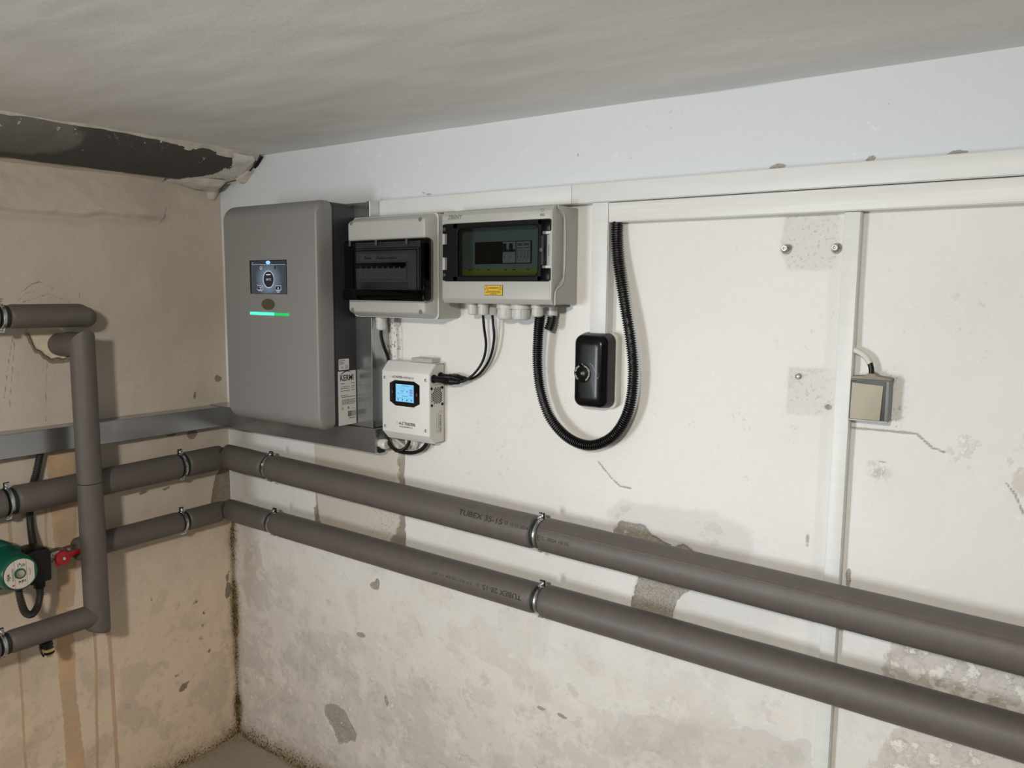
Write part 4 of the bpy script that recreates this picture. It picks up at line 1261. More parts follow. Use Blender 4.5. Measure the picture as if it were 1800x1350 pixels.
# ------------------------------------------------------------------ small white inverter
az = thing('water_inverter', 'small white inverter box with lit blue display and vent holes', 'inverter', (0.788, 0, 1.07))
AX0, AX1 = 0.711, 0.865
sec = [(0.003, 1.0705), (-0.034, 1.0705), (-0.0545, 1.0915), (-0.0545, 1.2405), (-0.033, 1.264), (0.003, 1.264)]
MB().prism(sec, 0, AX0, AX1 - 0.001, 0.0008).build('housing', WHITEPC, az, 20)
ins = [(-0.0015, 1.0735), (-0.0335, 1.0735), (-0.0525, 1.0925), (-0.0525, 1.2395), (-0.032, 1.2625), (-0.0015, 1.2625)]
sp = MB().prism(ins, 0, AX1 - 0.0012, AX1 + 0.0006).build('side_panel', GREYPC, az, 20)
mb = MB()
for i in range(len(ins)):
    if i in (0, 4, 5):
        a, b = ins[i], ins[(i + 1) % len(ins)]
        mb.tube([(AX1 + 0.0004, a[0], a[1]), (AX1 + 0.0004, b[0], b[1])], 0.0006, 6)
mb.build('panel_gap', DARKPRINT, sp)
fa = lambda d: flat((0.711, -0.0545 - d, 1.0915), (1, 0, 0), (0, 0, 1))
bz = obj('display_bezel', [fa(0.0007)(a, b) for a, b in ((0.026, 0.1205), (0.026, 0.0755), (0.045, 0.066), (0.104, 0.066), (0.1235, 0.0755), (0.1235, 0.1205), (0.106, 0.1285), (0.044, 0.1285))], [(0, 1, 2, 3, 4, 5, 6, 7)], BLACKGLASS, az, 0)
LCD = mat('lcd_blue', '#0a1420', 0.25, emit='#86d2fb', estr=0.92)
LCD2 = mat('lcd_violet', '#0a1420', 0.25, emit='#8a93d8', estr=0.8)
LCDD = mat('lcd_dark', '#0a1420', 0.25, emit='#2d5f8c', estr=0.7)
lcd = tag(MB().add([fa(0.0010)(a, b) for a, b in ((0.0465, 0.0770), (0.1050, 0.0770), (0.1050, 0.1195), (0.0465, 0.1195))], [(0, 1, 2, 3)]).build('display', LCD, az, 0), 'lit pale blue display')
bars('display_tile', LCD2, lcd, fa(0.0013), [(0.0915, 0.1015, 0.1040, 0.1085), (0.0915, 0.1015, 0.0985, 0.1030), (0.0915, 0.1015, 0.0925, 0.0965)])
bars('display_print', LCDD, lcd, fa(0.0013), [(0.066, 0.090, 0.1155, 0.1165), (0.058, 0.075, 0.1095, 0.1099), (0.075, 0.0755, 0.105, 0.1095), (0.0620, 0.0740, 0.1035, 0.1045), (0.064, 0.0720, 0.1005, 0.1015), (0.058, 0.074, 0.0965, 0.0969), (0.0535, 0.0560, 0.0960, 0.0980), (0.0820, 0.0850, 0.1010, 0.1040), (0.066, 0.086, 0.0905, 0.0915),
      (0.050, 0.102, 0.0865, 0.0868), (0.0525, 0.0560, 0.0805, 0.0840), (0.0665, 0.0700, 0.0800, 0.0840), (0.0810, 0.0850, 0.0800, 0.0838), (0.0955, 0.0990, 0.0805, 0.0840)])
GB = mat('bezel_print', '#77736a', 0.5)
ringf('bezel_mark', fa(0.0012), 0.035, 0.099, 0.0028, 0.0028, 0.0009, GB, az, 16, 0.1, 0.4)
disc('bezel_mark', fa(0.0012), 0.035, 0.0975, 0.0012, 0.0012, GB, az, 10)
ringf('bezel_mark', fa(0.0012), 0.1145, 0.0965, 0.0022, 0.0030, 0.0008, GB, az, 16)
bars('bezel_mark', GB, az, fa(0.0012), [(0.1140, 0.1150, 0.0995, 0.1020)])
text('lettering', 'A-Z WATER', DARKPRINT, az, 0.0335, 0.0055, lambda a, b: fa(0.0005)(0.0345 + a, 0.1335 + b))
text('lettering', 'INVERTER 2.5', GREYPRINT, az, 0.0345, 0.0050, lambda a, b: fa(0.0005)(0.0700 + a, 0.1335 + b))
ringf('sun_mark', fa(0.0005), 0.0285, 0.1360, 0.0026, 0.0026, 0.0007, LIGHTPRINT, az, 16)
text('lettering', 'A-Z TRADERS', DARKPRINT, az, 0.0530, 0.0075, lambda a, b: fa(0.0005)(0.0560 + a, 0.0200 + b))
text('lettering', 'www.aztraders.cz', GREYPRINT, az, 0.0440, 0.0042, lambda a, b: fa(0.0005)(0.0560 + a, 0.0140 + b))
ringf('sun_mark', fa(0.0005), 0.0505, 0.0235, 0.0036, 0.0036, 0.0008, mat('pale_olive_print', '#b0ac8c', 0.6), az, 18)
SCW = mat('screw_hole', '#232322', 0.5)
for a, b in ((0.0090, 0.1325), (0.1420, 0.1345), (0.0090, 0.0120), (0.1420, 0.0135)):
    s_ = disc('cover_screw', fa(0.0004), a, b, 0.0036, 0.0036, SCW, az, 18)
    MB().lathe([(0, 0.0022), (0.0006, 0.0018)], fa(0.0004)(a + 0.0012, b), (0, -1, 0), 12).build('screw_head', WHITEPC, s_)
# side: holes, screws, print
fs = flat((AX1 + 0.0009, -0.0515, 1.0915), (0, 1, 0), (0, 0, 1))
fs2 = flat((AX1 + 0.0012, -0.0515, 1.0915), (0, 1, 0), (0, 0, 1))
mb = MB()
for i in range(9):
    for j in range(7):
        a = 0.0050 + i * 0.0044
        b = 0.0785 + j * 0.0056 + (0.0028 if i % 2 else 0)
        if (i in (0, 1) and (j > 4 or j == 0)) or (i in (8,) and (j > 4 or j == 0)): continue
        mb.add([fs(a + 0.00195 * math.cos(k * PI / 3), b + 0.0025 * math.sin(k * PI / 3)) for k in range(6)], [(0, 1, 2, 3, 4, 5)])
vh = mb.build('vent_holes', BLACKGAP, sp, 0)
vh['kind'] = 'stuff'
for a, b in ((0.0030, 0.1145), (0.0415, 0.1145), (0.0420, 0.0745), (0.0040, 0.0745)):
    MB().lathe([(0, 0.0034), (0.0015, 0.0034), (0.0024, 0.0020)], fs(a, b), (1, 0, 0), 14).build('fan_screw', BLACKPL, sp)
text('lettering', 'PV-', GREYPRINT, sp, 0.0095, 0.0045, lambda a, b: fs(0.0080 + a, 0.1260 + b))
text('lettering', 'PV+', GREYPRINT, sp, 0.0105, 0.0045, lambda a, b: fs(0.0240 + a, 0.1265 + b))
rnd = random.Random(31)
bars('small_print', GREYPRINT, sp, fs, printlines(0.026, [(0.1225, 0.0012)], rnd, 1, 1, 0.010))
bc = [(0.0320, 0.0385, 0.0055 + k * 0.0022, 0.0055 + k * 0.0022 + rnd.choice((0.0008, 0.0012, 0.0016))) for k in range(20)]
for k in range(14):
    bc.append((0.0275, 0.0290, 0.006 + k * 0.0036, 0.006 + k * 0.0036 + rnd.uniform(0.001, 0.0030)))
    bc.append((0.0215, 0.0228, 0.006 + k * 0.0036, 0.006 + k * 0.0036 + rnd.uniform(0.001, 0.0032)))
bc += [(0.0330, 0.0338, 0.0525, 0.0590), (0.0330, 0.0400, 0.0590, 0.0596), (0.0392, 0.0400, 0.0525, 0.0590)]
bars('barcode', GREYPRINT, sp, fs, bc)
# mounting bracket on top
MB().box(0.785, 0.851, -0.030, 0.002, 1.2645, 1.2745, 0.0008, 1).build('top_bracket', GREYABS, az)
# connectors
for (y0, z0, n_) in ((-0.0405, 1.2290, 0), (-0.0160, 1.2330, 1)):
    c_ = MB().lathe([(0, 0.0098), (0.002, 0.0104), (0.004, 0.0098), (0.004, 0.0075), (0.030, 0.0075), (0.031, 0.0088), (0.040, 0.0088)], (AX1, y0, z0), (1, 0, -0.015), 18)
    c_.lathe([(0.040, 0.0102), (0.056, 0.0102)], (AX1, y0, z0), (1, 0, -0.015), 8)
    c_.lathe([(0.056, 0.0098), (0.064, 0.0080), (0.078, 0.0062), (0.080, 0.0045)], (AX1, y0, z0), (1, 0, -0.015), 18)
    c_ = c_.build('plug_connector', BLACKPL, az, 30)
MB().box(0.905, 0.921, -0.0245, -0.0075, 1.2255, 1.2405, 0.002).build('connector_collar', mat('dark_red_plastic', '#2c0f12', 0.4), az)

# ------------------------------------------------------------------ black solar cables, loop conduit, smaller cables
pts = [(0.942, -0.0405, 1.2275), (0.958, -0.038, 1.2315), (0.982, -0.033, 1.2490), (1.004, -0.030, 1.2790), (1.016, -0.034, 1.3150), (1.018, -0.044, 1.3550), (1.022, -0.054, 1.388)]
tag(MB().tube(spline(pts, 0.004), 0.0030, 10).build('solar_cable', CABLE), 'inner black cable curving from the small white inverter up to the enclosure', 'cable', 'cable pair below the enclosure')
pts = [(0.942, -0.0160, 1.2325), (0.965, -0.018, 1.2355), (0.993, -0.020, 1.2530), (1.019, -0.022, 1.2870), (1.031, -0.024, 1.3300), (1.031, -0.028, 1.3650), (1.030, -0.030, 1.388)]
tag(MB().tube(spline(pts, 0.004), 0.0030, 10).build('solar_cable', CABLE), 'outer black cable curving from the small white inverter up to the enclosure', 'cable', 'cable pair below the enclosure')

pts = [(1.171, -0.050, 1.386), (1.163, -0.044, 1.345), (1.158, -0.038, 1.282), (1.1655, -0.035, 1.222), (1.191, -0.035, 1.167), (1.238, -0.035, 1.129), (1.293, -0.035, 1.1205), (1.345, -0.035, 1.148), (1.376, -0.035, 1.203), (1.384, -0.035, 1.273), (1.376, -0.034, 1.340), (1.355, -0.030, 1.430), (1.3385, -0.024, 1.500), (1.3320, -0.020, 1.545), (1.3305, -0.018, 1.578)]
lc = corrugated(pts, 0.0112, 0.0081, 0.0047, 18).build('corrugated_conduit', BLACKCOR, None, 20)
tag(lc, 'thick black corrugated conduit hanging in a wide loop around the old switch', 'conduit')

# conduit stub behind the second small gland
tag(corrugated([(1.187, -0.028, 1.386), (1.186, -0.030, 1.372), (1.182, -0.034, 1.355)], 0.0108, 0.0085, 0.0047, 16).build('conduit_end', BLACKCOR, None, 20), 'short black conduit stub under the rightmost gland of the enclosure', 'conduit')

pts = [(0.7055, -0.050, 1.345), (0.7050, -0.050, 1.325), (0.7075, -0.044, 1.300), (0.7080, -0.030, 1.270), (0.7060, -0.026, 1.240)]
tag(MB().tube(spline(pts, 0.004), 0.0042, 10).build('supply_cable', CABLE), 'short black cable dropping from the small fuse box behind the white inverter', 'cable')

# tangle below the inverter
pts = [(0.7080, -0.030, 1.105), (0.7060, -0.034, 1.080), (0.7120, -0.036, 1.058), (0.7330, -0.036, 1.043), (0.7600, -0.034, 1.0385), (0.7900, -0.032, 1.0405), (0.8150, -0.030, 1.050), (0.8300, -0.028, 1.065), (0.8340, -0.028, 1.074)]
tag(MB().tube(spline(pts, 0.004), 0.0046, 10).build('supply_cable', CABLE), 'black cable sagging in a shallow loop under the white inverter', 'cable')
pts = [(0.7760, -0.028, 1.075), (0.7750, -0.030, 1.062), (0.7680, -0.034, 1.050), (0.7550, -0.038, 1.0420), (0.7400, -0.040, 1.0410)]
tag(MB().tube(spline(pts, 0.004), 0.0044, 10).build('supply_cable', CABLE), 'short black cable joining the loop under the white inverter', 'cable')
GW = mat('grey_white_cable', '#bdb9b2', 0.5)
pts = [(0.700, -0.012, 1.066), (0.730, -0.014, 1.056), (0.760, -0.018, 1.044), (0.775, -0.020, 1.040), (0.800, -0.018, 1.046), (0.815, -0.014, 1.060), (0.818, -0.012, 1.075)]
tag(MB().tube(spline(pts, 0.004), 0.0042, 10).build('white_cable', GW), 'off-white cable looping behind the black cables under the white inverter', 'cable')
pts = [(0.7900, -0.016, 1.074), (0.7880, -0.014, 1.060), (0.7800, -0.010, 1.048), (0.7700, -0.008, 1.040)]
tag(MB().tube(spline(pts, 0.004), 0.0040, 10).build('white_cable', GW), 'short off-white cable hanging straight below the white inverter', 'cable')
gl = thing('duct_gland', 'clear round cable gland on the end of the galvanised duct', 'cable gland', (0.70, -0.036, 1.050))
MB().lathe([(-0.004, 0.0120), (0.006, 0.0120), (0.006, 0.0135), (0.016, 0.0135), (0.020, 0.0110), (0.020, 0.0060)], (0.693, -0.040, 1.0530), (1, 0, 0), 20).build('gland_body', mat('clear_grey', '#c6c6c0', 0.25), gl)

# ------------------------------------------------------------------ white trunking
def trunk(name, x0, x1, z0, z1, d, label, m, lid=True, axis=0, ridge=0.004):
    t = thing(name, label, 'trunking', ((x0 + x1) / 2, 0, z0), 'white plastic trunking')
    MB().box(x0, x1, -d + 0.003, 0.004, z0, z1, 0.0006, 1).build('channel', m, t)
    e = 0.0012
    MB().box(x0 if axis == 0 else x0 + e, x1 if axis == 0 else x1 - e, -d, -d + 0.0032, z0 + (e if axis == 0 else 0), z1 - (e if axis == 0 else 0), 0.0010, 2).build('lid', m, t)
    return t


trunk('trunking', 0.6670, 1.2305, 1.6152, 1.6545, 0.030, 'short upper length of white trunking above the two fuse boxes', TRUNK)
trunk('trunking', 1.2312, 3.0, 1.6152, 1.6545, 0.030, 'uppermost long white trunking starting above the old black switch', TRUNK)
trunk('trunking', 1.3190, 3.0, 1.5748, 1.6132, 0.032, 'lower cream trunking with worn lid, directly under the uppermost one', TRUNK2)
trunk('trunking', 1.2790, 1.3180, 1.350, 1.6145, 0.030, 'short upright white trunking coming down to the old black switch', TRUNK, axis=2)
tb = trunk('trunking', 1.7610, 1.7885, 0.0, 1.5742, 0.020, 'long narrow upright white trunking running down behind both pipes', TRUNK, axis=2)
# little broken plaster edges above the trunking
# ------------------------------------------------------------------ old rotary switch
sw = thing('rotary_switch', 'old black bakelite rotary switch at the foot of short trunking', 'switch', (1.297, 0, 1.20))
MB().prism(rrect(1.2530, 1.3400, 1.1990, 1.3545, 0.014, 5), 1, 0.004, -0.0190, 0.001).build('back_plate', OFFWHITE, sw, 40)


def barrel(d, y, x0=1.2520, x1=1.3385, z0=1.1985, z1=1.3545, rc=0.017):
    out = []
    for x, z in rrect(x0 + d, x1 - d, z0 + d, z1 - d, max(rc - 0.4 * d, 0.004), 6):
        t = (z - (z0 + z1) / 2) / ((z1 - z0) / 2)
        s = 1 if x > (x0 + x1) / 2 else -1
        out.append((x - s * 0.0045 * t * t, y, z))
    return out


MB().rings([barrel(0.0005, -0.0185), barrel(0.0015, -0.032), barrel(0.0035, -0.046)], True, False).build('housing_side', DUSTBLACK, sw, 50)
MB().rings([barrel(0.0035, -0.046), barrel(0.0050, -0.0515), barrel(0.0085, -0.0570), barrel(0.0140, -0.0605), barrel(0.0250, -0.0615)], False, True).build('housing', BAKELITE, sw, 60)
kc = (1.2835, -0.0615, 1.2725)
kn = MB().lathe([(-0.004, 0.0195), (0.0008, 0.0195), (0.0016, 0.0185), (0.0018, 0.0120), (0.0030, 0.0100), (0.0033, 0.0)], kc, (0, -1, 0), 36).build('dial', BAKELITE, sw, 40)
MB().lathe([(0, 0.0032), (0.0012, 0.0028), (0.0016, 0.0)], (kc[0], -0.0646, kc[2]), (0, -1, 0), 16).build('dial_screw', mat('worn_steel', '#5a5a58', 0.4, 0.6), kn)
mb = MB()
rnd = random.Random(77)
for a0, a1 in ((72, -64), (172, 112), (188, 238)):
    n = int(abs(a1 - a0) / 7.5)
    for k in range(n):
        a = math.radians(a0 + (a1 - a0) * k / n + rnd.uniform(-1, 1))
        r0, r1 = 0.0142, 0.0178
        d_ = Vector((math.cos(a), 0, math.sin(a)))
        t_ = Vector((-math.sin(a), 0, math.cos(a))) * 0.0005
        sk = t_ * rnd.choice((-1.4, 0, 1.4))
        c_ = Vector((kc[0], -0.0636, kc[2]))
        mb.add([c_ + d_ * r0 - t_ - sk, c_ + d_ * r0 + t_ - sk, c_ + d_ * r1 + t_ + sk, c_ + d_ * r1 - t_ + sk], [(0, 1, 2, 3)])
mb.add([(kc[0] - 0.0015, -0.0636, kc[2] + 0.0190), (kc[0] + 0.0018, -0.0636, kc[2] + 0.0165), (kc[0] + 0.0024, -0.0636, kc[2] + 0.0172), (kc[0] - 0.0009, -0.0636, kc[2] + 0.0198)], [(0, 1, 2, 3)])
mb.build('dial_print', LIGHTPRINT, kn, 0)
fsw = flat((kc[0], -0.0619, kc[2]), (1, 0, 0), (0, 0, 1))
ringf('dial_arc', fsw, 0.006, 0.002, 0.0225, 0.0225, 0.0006, LIGHTPRINT, sw, 16, 0.02, 0.17)
ringf('faint_mark', fsw, 0.0335, -0.002, 0.0050, 0.0060, 0.0005, GREYPRINT, sw, 16, -0.1, 0.25)
disc('faint_mark', fsw, 0.0355, -0.0075, 0.0016, 0.0016, GREYPRINT, sw, 12)

# ------------------------------------------------------------------ old junction box with its conduit
jb = thing('junction_box', 'small square grey old junction box beside the narrow upright trunking', 'junction box', (1.82, 0, 1.226))
JG = mat('grey_old_plastic', '#7d8183', 0.5, var=0.1, vscale=40)
JL = mat('light_old_plastic', '#a9aeb0', 0.4)
MB().box(1.7895, 1.8505, -0.034, 0.004, 1.2270, 1.2945, 0.0015).build('body', JG, jb)
MB().box(1.7885, 1.8515, -0.0345, 0.002, 1.2245, 1.2275, 0.001).build('bottom_edge', JL, jb)
MB().box(1.7900, 1.8455, -0.0352, -0.030, 1.2280, 1.2935, 0.0008).build('recess', mat('recess_shade', '#45494a', 0.5), jb)  # flat dark plate; its colour stands for the shade around the lid
MB().prism([(1.7925, 1.2285), (1.8395, 1.2285), (1.8420, 1.2870), (1.7935, 1.2895)], 1, -0.0352, -0.0385, 0.0006).build('lid', mat('beige_lid', '#a8a292', 0.65, var=0.06, vscale=40), jb)
MB().prism([(1.7880, 1.2945), (1.8520, 1.2945), (1.8500, 1.2985), (1.8300, 1.3005), (1.8240, 1.3050), (1.8140, 1.3050), (1.8090, 1.3005), (1.7890, 1.2985)], 1, 0.004, -0.026, 0.001).build('cap', mat('brown_grey_dust', '#8e857b', 0.7, var=0.15, vscale=60), jb)
cd = thing('conduit_bend', 'thin white painted conduit bending from the trunking into the junction box', 'conduit', (1.80, -0.01, 1.34))
pts = [(1.784, -0.012, 1.344), (1.797, -0.013, 1.339), (1.808, -0.014, 1.331), (1.815, -0.015, 1.321)]
MB().tube(spline(pts, 0.003), 0.0050, 12).build('white_tube', OFFWHITE, cd)
MB().tube(spline([(1.8145, -0.015, 1.322), (1.8175, -0.0155, 1.3130), (1.8187, -0.016, 1.300)], 0.003), 0.0044, 12).build('black_sleeve', BLACKPL, cd)

# ------------------------------------------------------------------ wall anchors
for (x, z, lab) in ((1.661, 1.517, 'steel wall anchor sleeve on the outer corner of the upper mortar square'), (1.7465, 1.516, 'steel wall anchor sleeve close to the upright trunking'), (1.6935, 1.2895, 'worn steel wall anchor flush in the lower mortar square')):
    t = thing('wall_anchor', lab, 'wall anchor', (x, 0, z), 'steel wall anchors')
    p = 0.010 if z > 1.4 else 0.003
    MB().lathe([(-0.004, 0.0052), (p, 0.0052), (p + 0.0006, 0.0046), (p + 0.0006, 0.0030), (p - 0.002, 0.0024)], (x, 0, z), (0, -1, 0), 18).build('sleeve', ZINC if z > 1.4 else mat('dull_zinc', '#8f8c84', 0.5, 0.5), t)
    MB().lathe([(p - 0.002, 0.0022), (p - 0.001, 0.0020)], (x, 0, z), (0, -1, 0), 12).build('core', mat('anchor_core', '#a7a49c', 0.4, 0.6), t)

# ------------------------------------------------------------------ insulated pipes
def sleeve(name, parent, axis_fn, s0, s1, r, end0, end1, m=FOAM, seg=40, seam=None, dirv=None, n_mid=24, label=None):
    """foam sleeve around axis_fn(s); ends 'round', 'flat', or ('miter', fn(ring point)->axial shift)"""
    P0, P1 = Vector(axis_fn(s0)), Vector(axis_fn(s1))
    d = (P1 - P0).normalized()
    L = (P1 - P0).length
    a = Vector((0, 0, 1)) if abs(d.z) < 0.9 else Vector((1, 0, 0))
    N_ = (a - a.dot(d) * d).normalized()
    B_ = d.cross(N_)

    def prof(e):
        if e == 'round': return [(0.0, 0.82), (0.002, 0.92), (0.005, 0.975), (0.010, 1.0)]
        if e == 'soft': return [(0.0, 0.72), (0.004, 0.83), (0.010, 0.93), (0.018, 0.985), (0.028, 1.0)]
        return [(0.0, 1.0)]
    k0 = end0 if isinstance(end0, str) else end0[0]
    k1 = end1 if isinstance(end1, str) else end1[0]
    st = [(t, f, 0) for t, f in prof(k0)]
    st += [(0.03 + (L - 0.06) * k / n_mid, 1.0, 2) for k in range(n_mid + 1)] if L > 0.08 else []
    st += [(L - t, f, 1) for t, f in prof(k1)[::-1]]
    rs = []
    for t, f, w in st:
        ring = []
        for k in range(seg):
            q = 2 * PI * k / seg
            wob = 1 + 0.006 * math.sin(t * 31 + k * 0.3) * (1 if w == 2 else 0.3)
            rad = r * f * wob
            if seam is not None:
                dq = (q - seam + PI) % (2 * PI) - PI
                rad += 0.0012 * math.exp(-(dq / 0.045) ** 2)
            off = N_ * math.cos(q) * rad + B_ * math.sin(q) * rad
            sh = 0.0
            if w == 0 and not isinstance(end0, str): sh = end0[1](off) * (1 - min(t / 0.03, 1) * 0)
            if w == 1 and not isinstance(end1, str): sh = end1[1](off)
            ring.append(P0 + d * (t + sh) + off)
        rs.append(ring)
    o = MB().rings(rs).build(name, m, parent, 50)
    if label: o['label'] = label
    return o


RU, RL, RV = 0.0363, 0.0335, 0.0285
axU = lambda x: (x, -0.06, 0.9449 - 0.0222 * x)
axL = lambda x: (x, -0.06, 0.7832 - 0.0105 * x)
axLU = lambda y: (0.06, y, 0.9420 + 0.018 * y)
axLL = lambda y: (0.06, y, 0.7790 + 0.012 * y)
axT = lambda y: (0.10, y, 1.3690)
axB = lambda y: (0.13, y, 0.6172)


def core(parent, p, q, r):
    return MB().tube([p, q], r, 20).build('inner_pipe', COPPER, parent)


pu = thing('insulated_pipe', 'upper of the two long foam covered pipes, on the white wall', 'pipe', (1.2, -0.06, 0.92), 'foam insulated pipes')
miterU = ('soft', lambda off: -off.y * 0.9)
sleeve('foam_sleeve', pu, axU, 0.062, 0.268, RU, ('soft', lambda off: max(-0.02, min(0.024, -off.y * 0.75))), 'round')
sleeve('foam_sleeve', pu, axU, 0.286, 1.176, RU, 'round', 'round')
sl3 = sleeve('foam_sleeve', pu, axU, 1.1935, 3.0, RU, 'round', 'flat', seam=math.radians(90 - 40) * -1 if False else None)
core(pu, axU(0.05), axU(3.0), 0.024)
pl_ = thing('insulated_pipe', 'lower of the two long foam covered pipes, on the white wall', 'pipe', (1.2, -0.06, 0.77), 'foam insulated pipes')
sleeve('foam_sleeve', pl_, axL, 0.062, 0.276, RL * 0.93, ('soft', lambda off: max(-0.02, min(0.022, -off.y * 0.75))), 'round')
sleeve('foam_sleeve', pl_, axL, 0.294, 1.180, RL, 'round', 'round')
sleeve('foam_sleeve', pl_, axL, 1.1970, 3.0, RL * 1.06, 'round', 'flat')
core(pl_, axL(0.05), axL(3.0), 0.021)
lu = thing('insulated_pipe', 'upper foam covered pipe on the beige wall, passing behind the upright one', 'pipe', (0.06, -0.5, 0.93), 'foam insulated pipes')
sleeve('foam_sleeve', lu, axLU, -0.062, -0.188, RU * 0.98, ('soft', lambda off: max(-0.02, min(0.024, off.x * 0.75))), 'round')
sleeve('foam_sleeve', lu, axLU, -0.207, -0.634, RU * 0.97, 'round', 'round')
sleeve('foam_sleeve', lu, axLU, -0.655, -1.30, RU * 0.97, 'round', 'flat')
core(lu, axLU(-0.05), axLU(-1.3), 0.024)
ll = thing('insulated_pipe', 'lower foam covered pipe on the beige wall, ending near the red valve', 'pipe', (0.06, -0.3, 0.775), 'foam insulated pipes')
sleeve('foam_sleeve', ll, axLL, -0.062, -0.191, 0.0300, ('soft', lambda off: max(-0.02, min(0.022, off.x * 0.75))), 'round')
sleeve('foam_sleeve', ll, axLL, -0.209, -0.500, 0.0300, 'round', 'round')
core(ll, axLL(-0.05), axLL(-0.56), 0.015)

vp = thing('insulated_pipe', 'upright foam covered pipe standing in front of the beige wall pipes', 'pipe', (0.13, -0.487, 0.57), 'foam insulated pipes')
VX, VY = 0.130, -0.488
sleeve('foam_sleeve', vp, lambda z: (VX, VY, z), 1.307, 0.957, RV, ('flat', lambda off: -off.x * 0.95), 'flat', n_mid=12, seg=40)
sleeve('foam_sleeve', vp, lambda z: (VX, VY, z), 0.9555, 0.572, RV * 1.03, 'flat', ('round', lambda off: off.y * 0.30), n_mid=12)
MB().tube([(VX, VY, 1.30), (VX, VY, 0.62)], 0.012, 12).build('inner_pipe', COPPER, vp)
sleeve('elbow_sleeve', vp, lambda x: (x, VY + (0.13 - x) * 0.08, 1.3005 - (0.13 - x) * 0.06), VX, -0.006, RV, ('flat', lambda off: -off.z * 0.95), 'flat', n_mid=4)
sleeve('foam_sleeve', vp, axB, -0.488, -0.694, 0.0272, ('flat', lambda off: off.z * 0.95), 'round', n_mid=8)
sleeve('foam_sleeve', vp, axB, -0.715, -1.30, 0.0272, 'round', 'flat', n_mid=8)
core(vp, axB(-0.60), axB(-1.3), 0.014)

tp = thing('insulated_pipe', 'short foam covered pipe high on the beige wall, bending into the plaster', 'pipe', (0.10, -0.6, 1.37), 'foam insulated pipes')
sleeve('foam_sleeve', tp, axT, -0.4790, -0.638, 0.0282, ('flat', lambda off: -off.x * 0.62), 'round', n_mid=6)
sleeve('foam_sleeve', tp, axT, -0.659, -1.30, 0.0282, 'round', 'flat', n_mid=6)
P0, P1 = Vector((0.10, -0.479, 1.369)), Vector((-0.01, -0.408, 1.3600))
sleeve('elbow_sleeve', tp, lambda s: P0.lerp(P1, s), 0, 1, 0.0270, ('flat', lambda off: off.dot(Vector((0, 1, 0))) * 0.40), 'flat', n_mid=4)
core(tp, axT(-0.60), axT(-1.3), 0.014)

# printed lines on the foam
def wrap(axis_fn, x0, ang, r, flip=False):
    def f(a, b):
        x = x0 - a if flip else x0 + a
        q = math.radians(ang) + (-(b) if flip else b) / r
        p = axis_fn(x)
        return Vector((x, p[1] - math.cos(q) * (r + 0.0006), p[2] + math.sin(q) * (r + 0.0006)))
    f.curved = True
    return f


INK = mat('foam_ink', '#2c2724', 0.7)
INK2 = mat('foam_ink_faint', '#443d39', 0.7)
text('lettering', 'TUBEX 35-15', INK, pu, 0.122, 0.0125, wrap(axU, 0.985, 17, RU))
text('lettering', 'CE', INK, pu, 0.009, 0.0070, wrap(axU, 1.113, 22, RU))
text('lettering', '12 12 2024', INK2, pu, 0.045, 0.0075, wrap(axU, 1.129, 20, RU))
text('lettering', 'E', INK, pu, 0.006, 0.0110, wrap(axU, 1.2005, -4, RU))
text('lettering', '12. 2024 10:35', INK2, pu, 0.070, 0.0075, wrap(axU, 1.208, 1, RU))
text('lettering', 'TUBEX 28-15', INK, pl_, 0.105, 0.0115, wrap(axL, 1.159, 20, RL, True))
text('lettering', 'CE', INK2, pl_, 0.010, 0.0055, wrap(axL, 1.046, 17, RL, True))
text('lettering', '17 03 2024 11:47', INK2, pl_, 0.118, 0.0060, wrap(axL, 1.022, 15, RL, True))
# raised weld seam along the right-hand part of the upper pipe
mb = MB()
xs = [1.20 + 0.01 * k for k in range(180)]
mb.tube([wrap(axU, x, 37 + 1.0 * math.sin(x * 9) + 0.4 * math.sin(x * 61), RU - 0.0008)(0, 0) for x in xs], [0.0019 + 0.0005 * math.sin(x * 170) for x in xs], 6)
mb.build('foam_seam', FOAM, pu)
mb = MB()
xs = [0.70 + 0.01 * k for k in range(47)]
mb.tube([wrap(axU, x, 50, RU - 0.0012)(0, 0) for x in xs], 0.0013, 6)
mb.build('foam_seam', FOAM, pu)


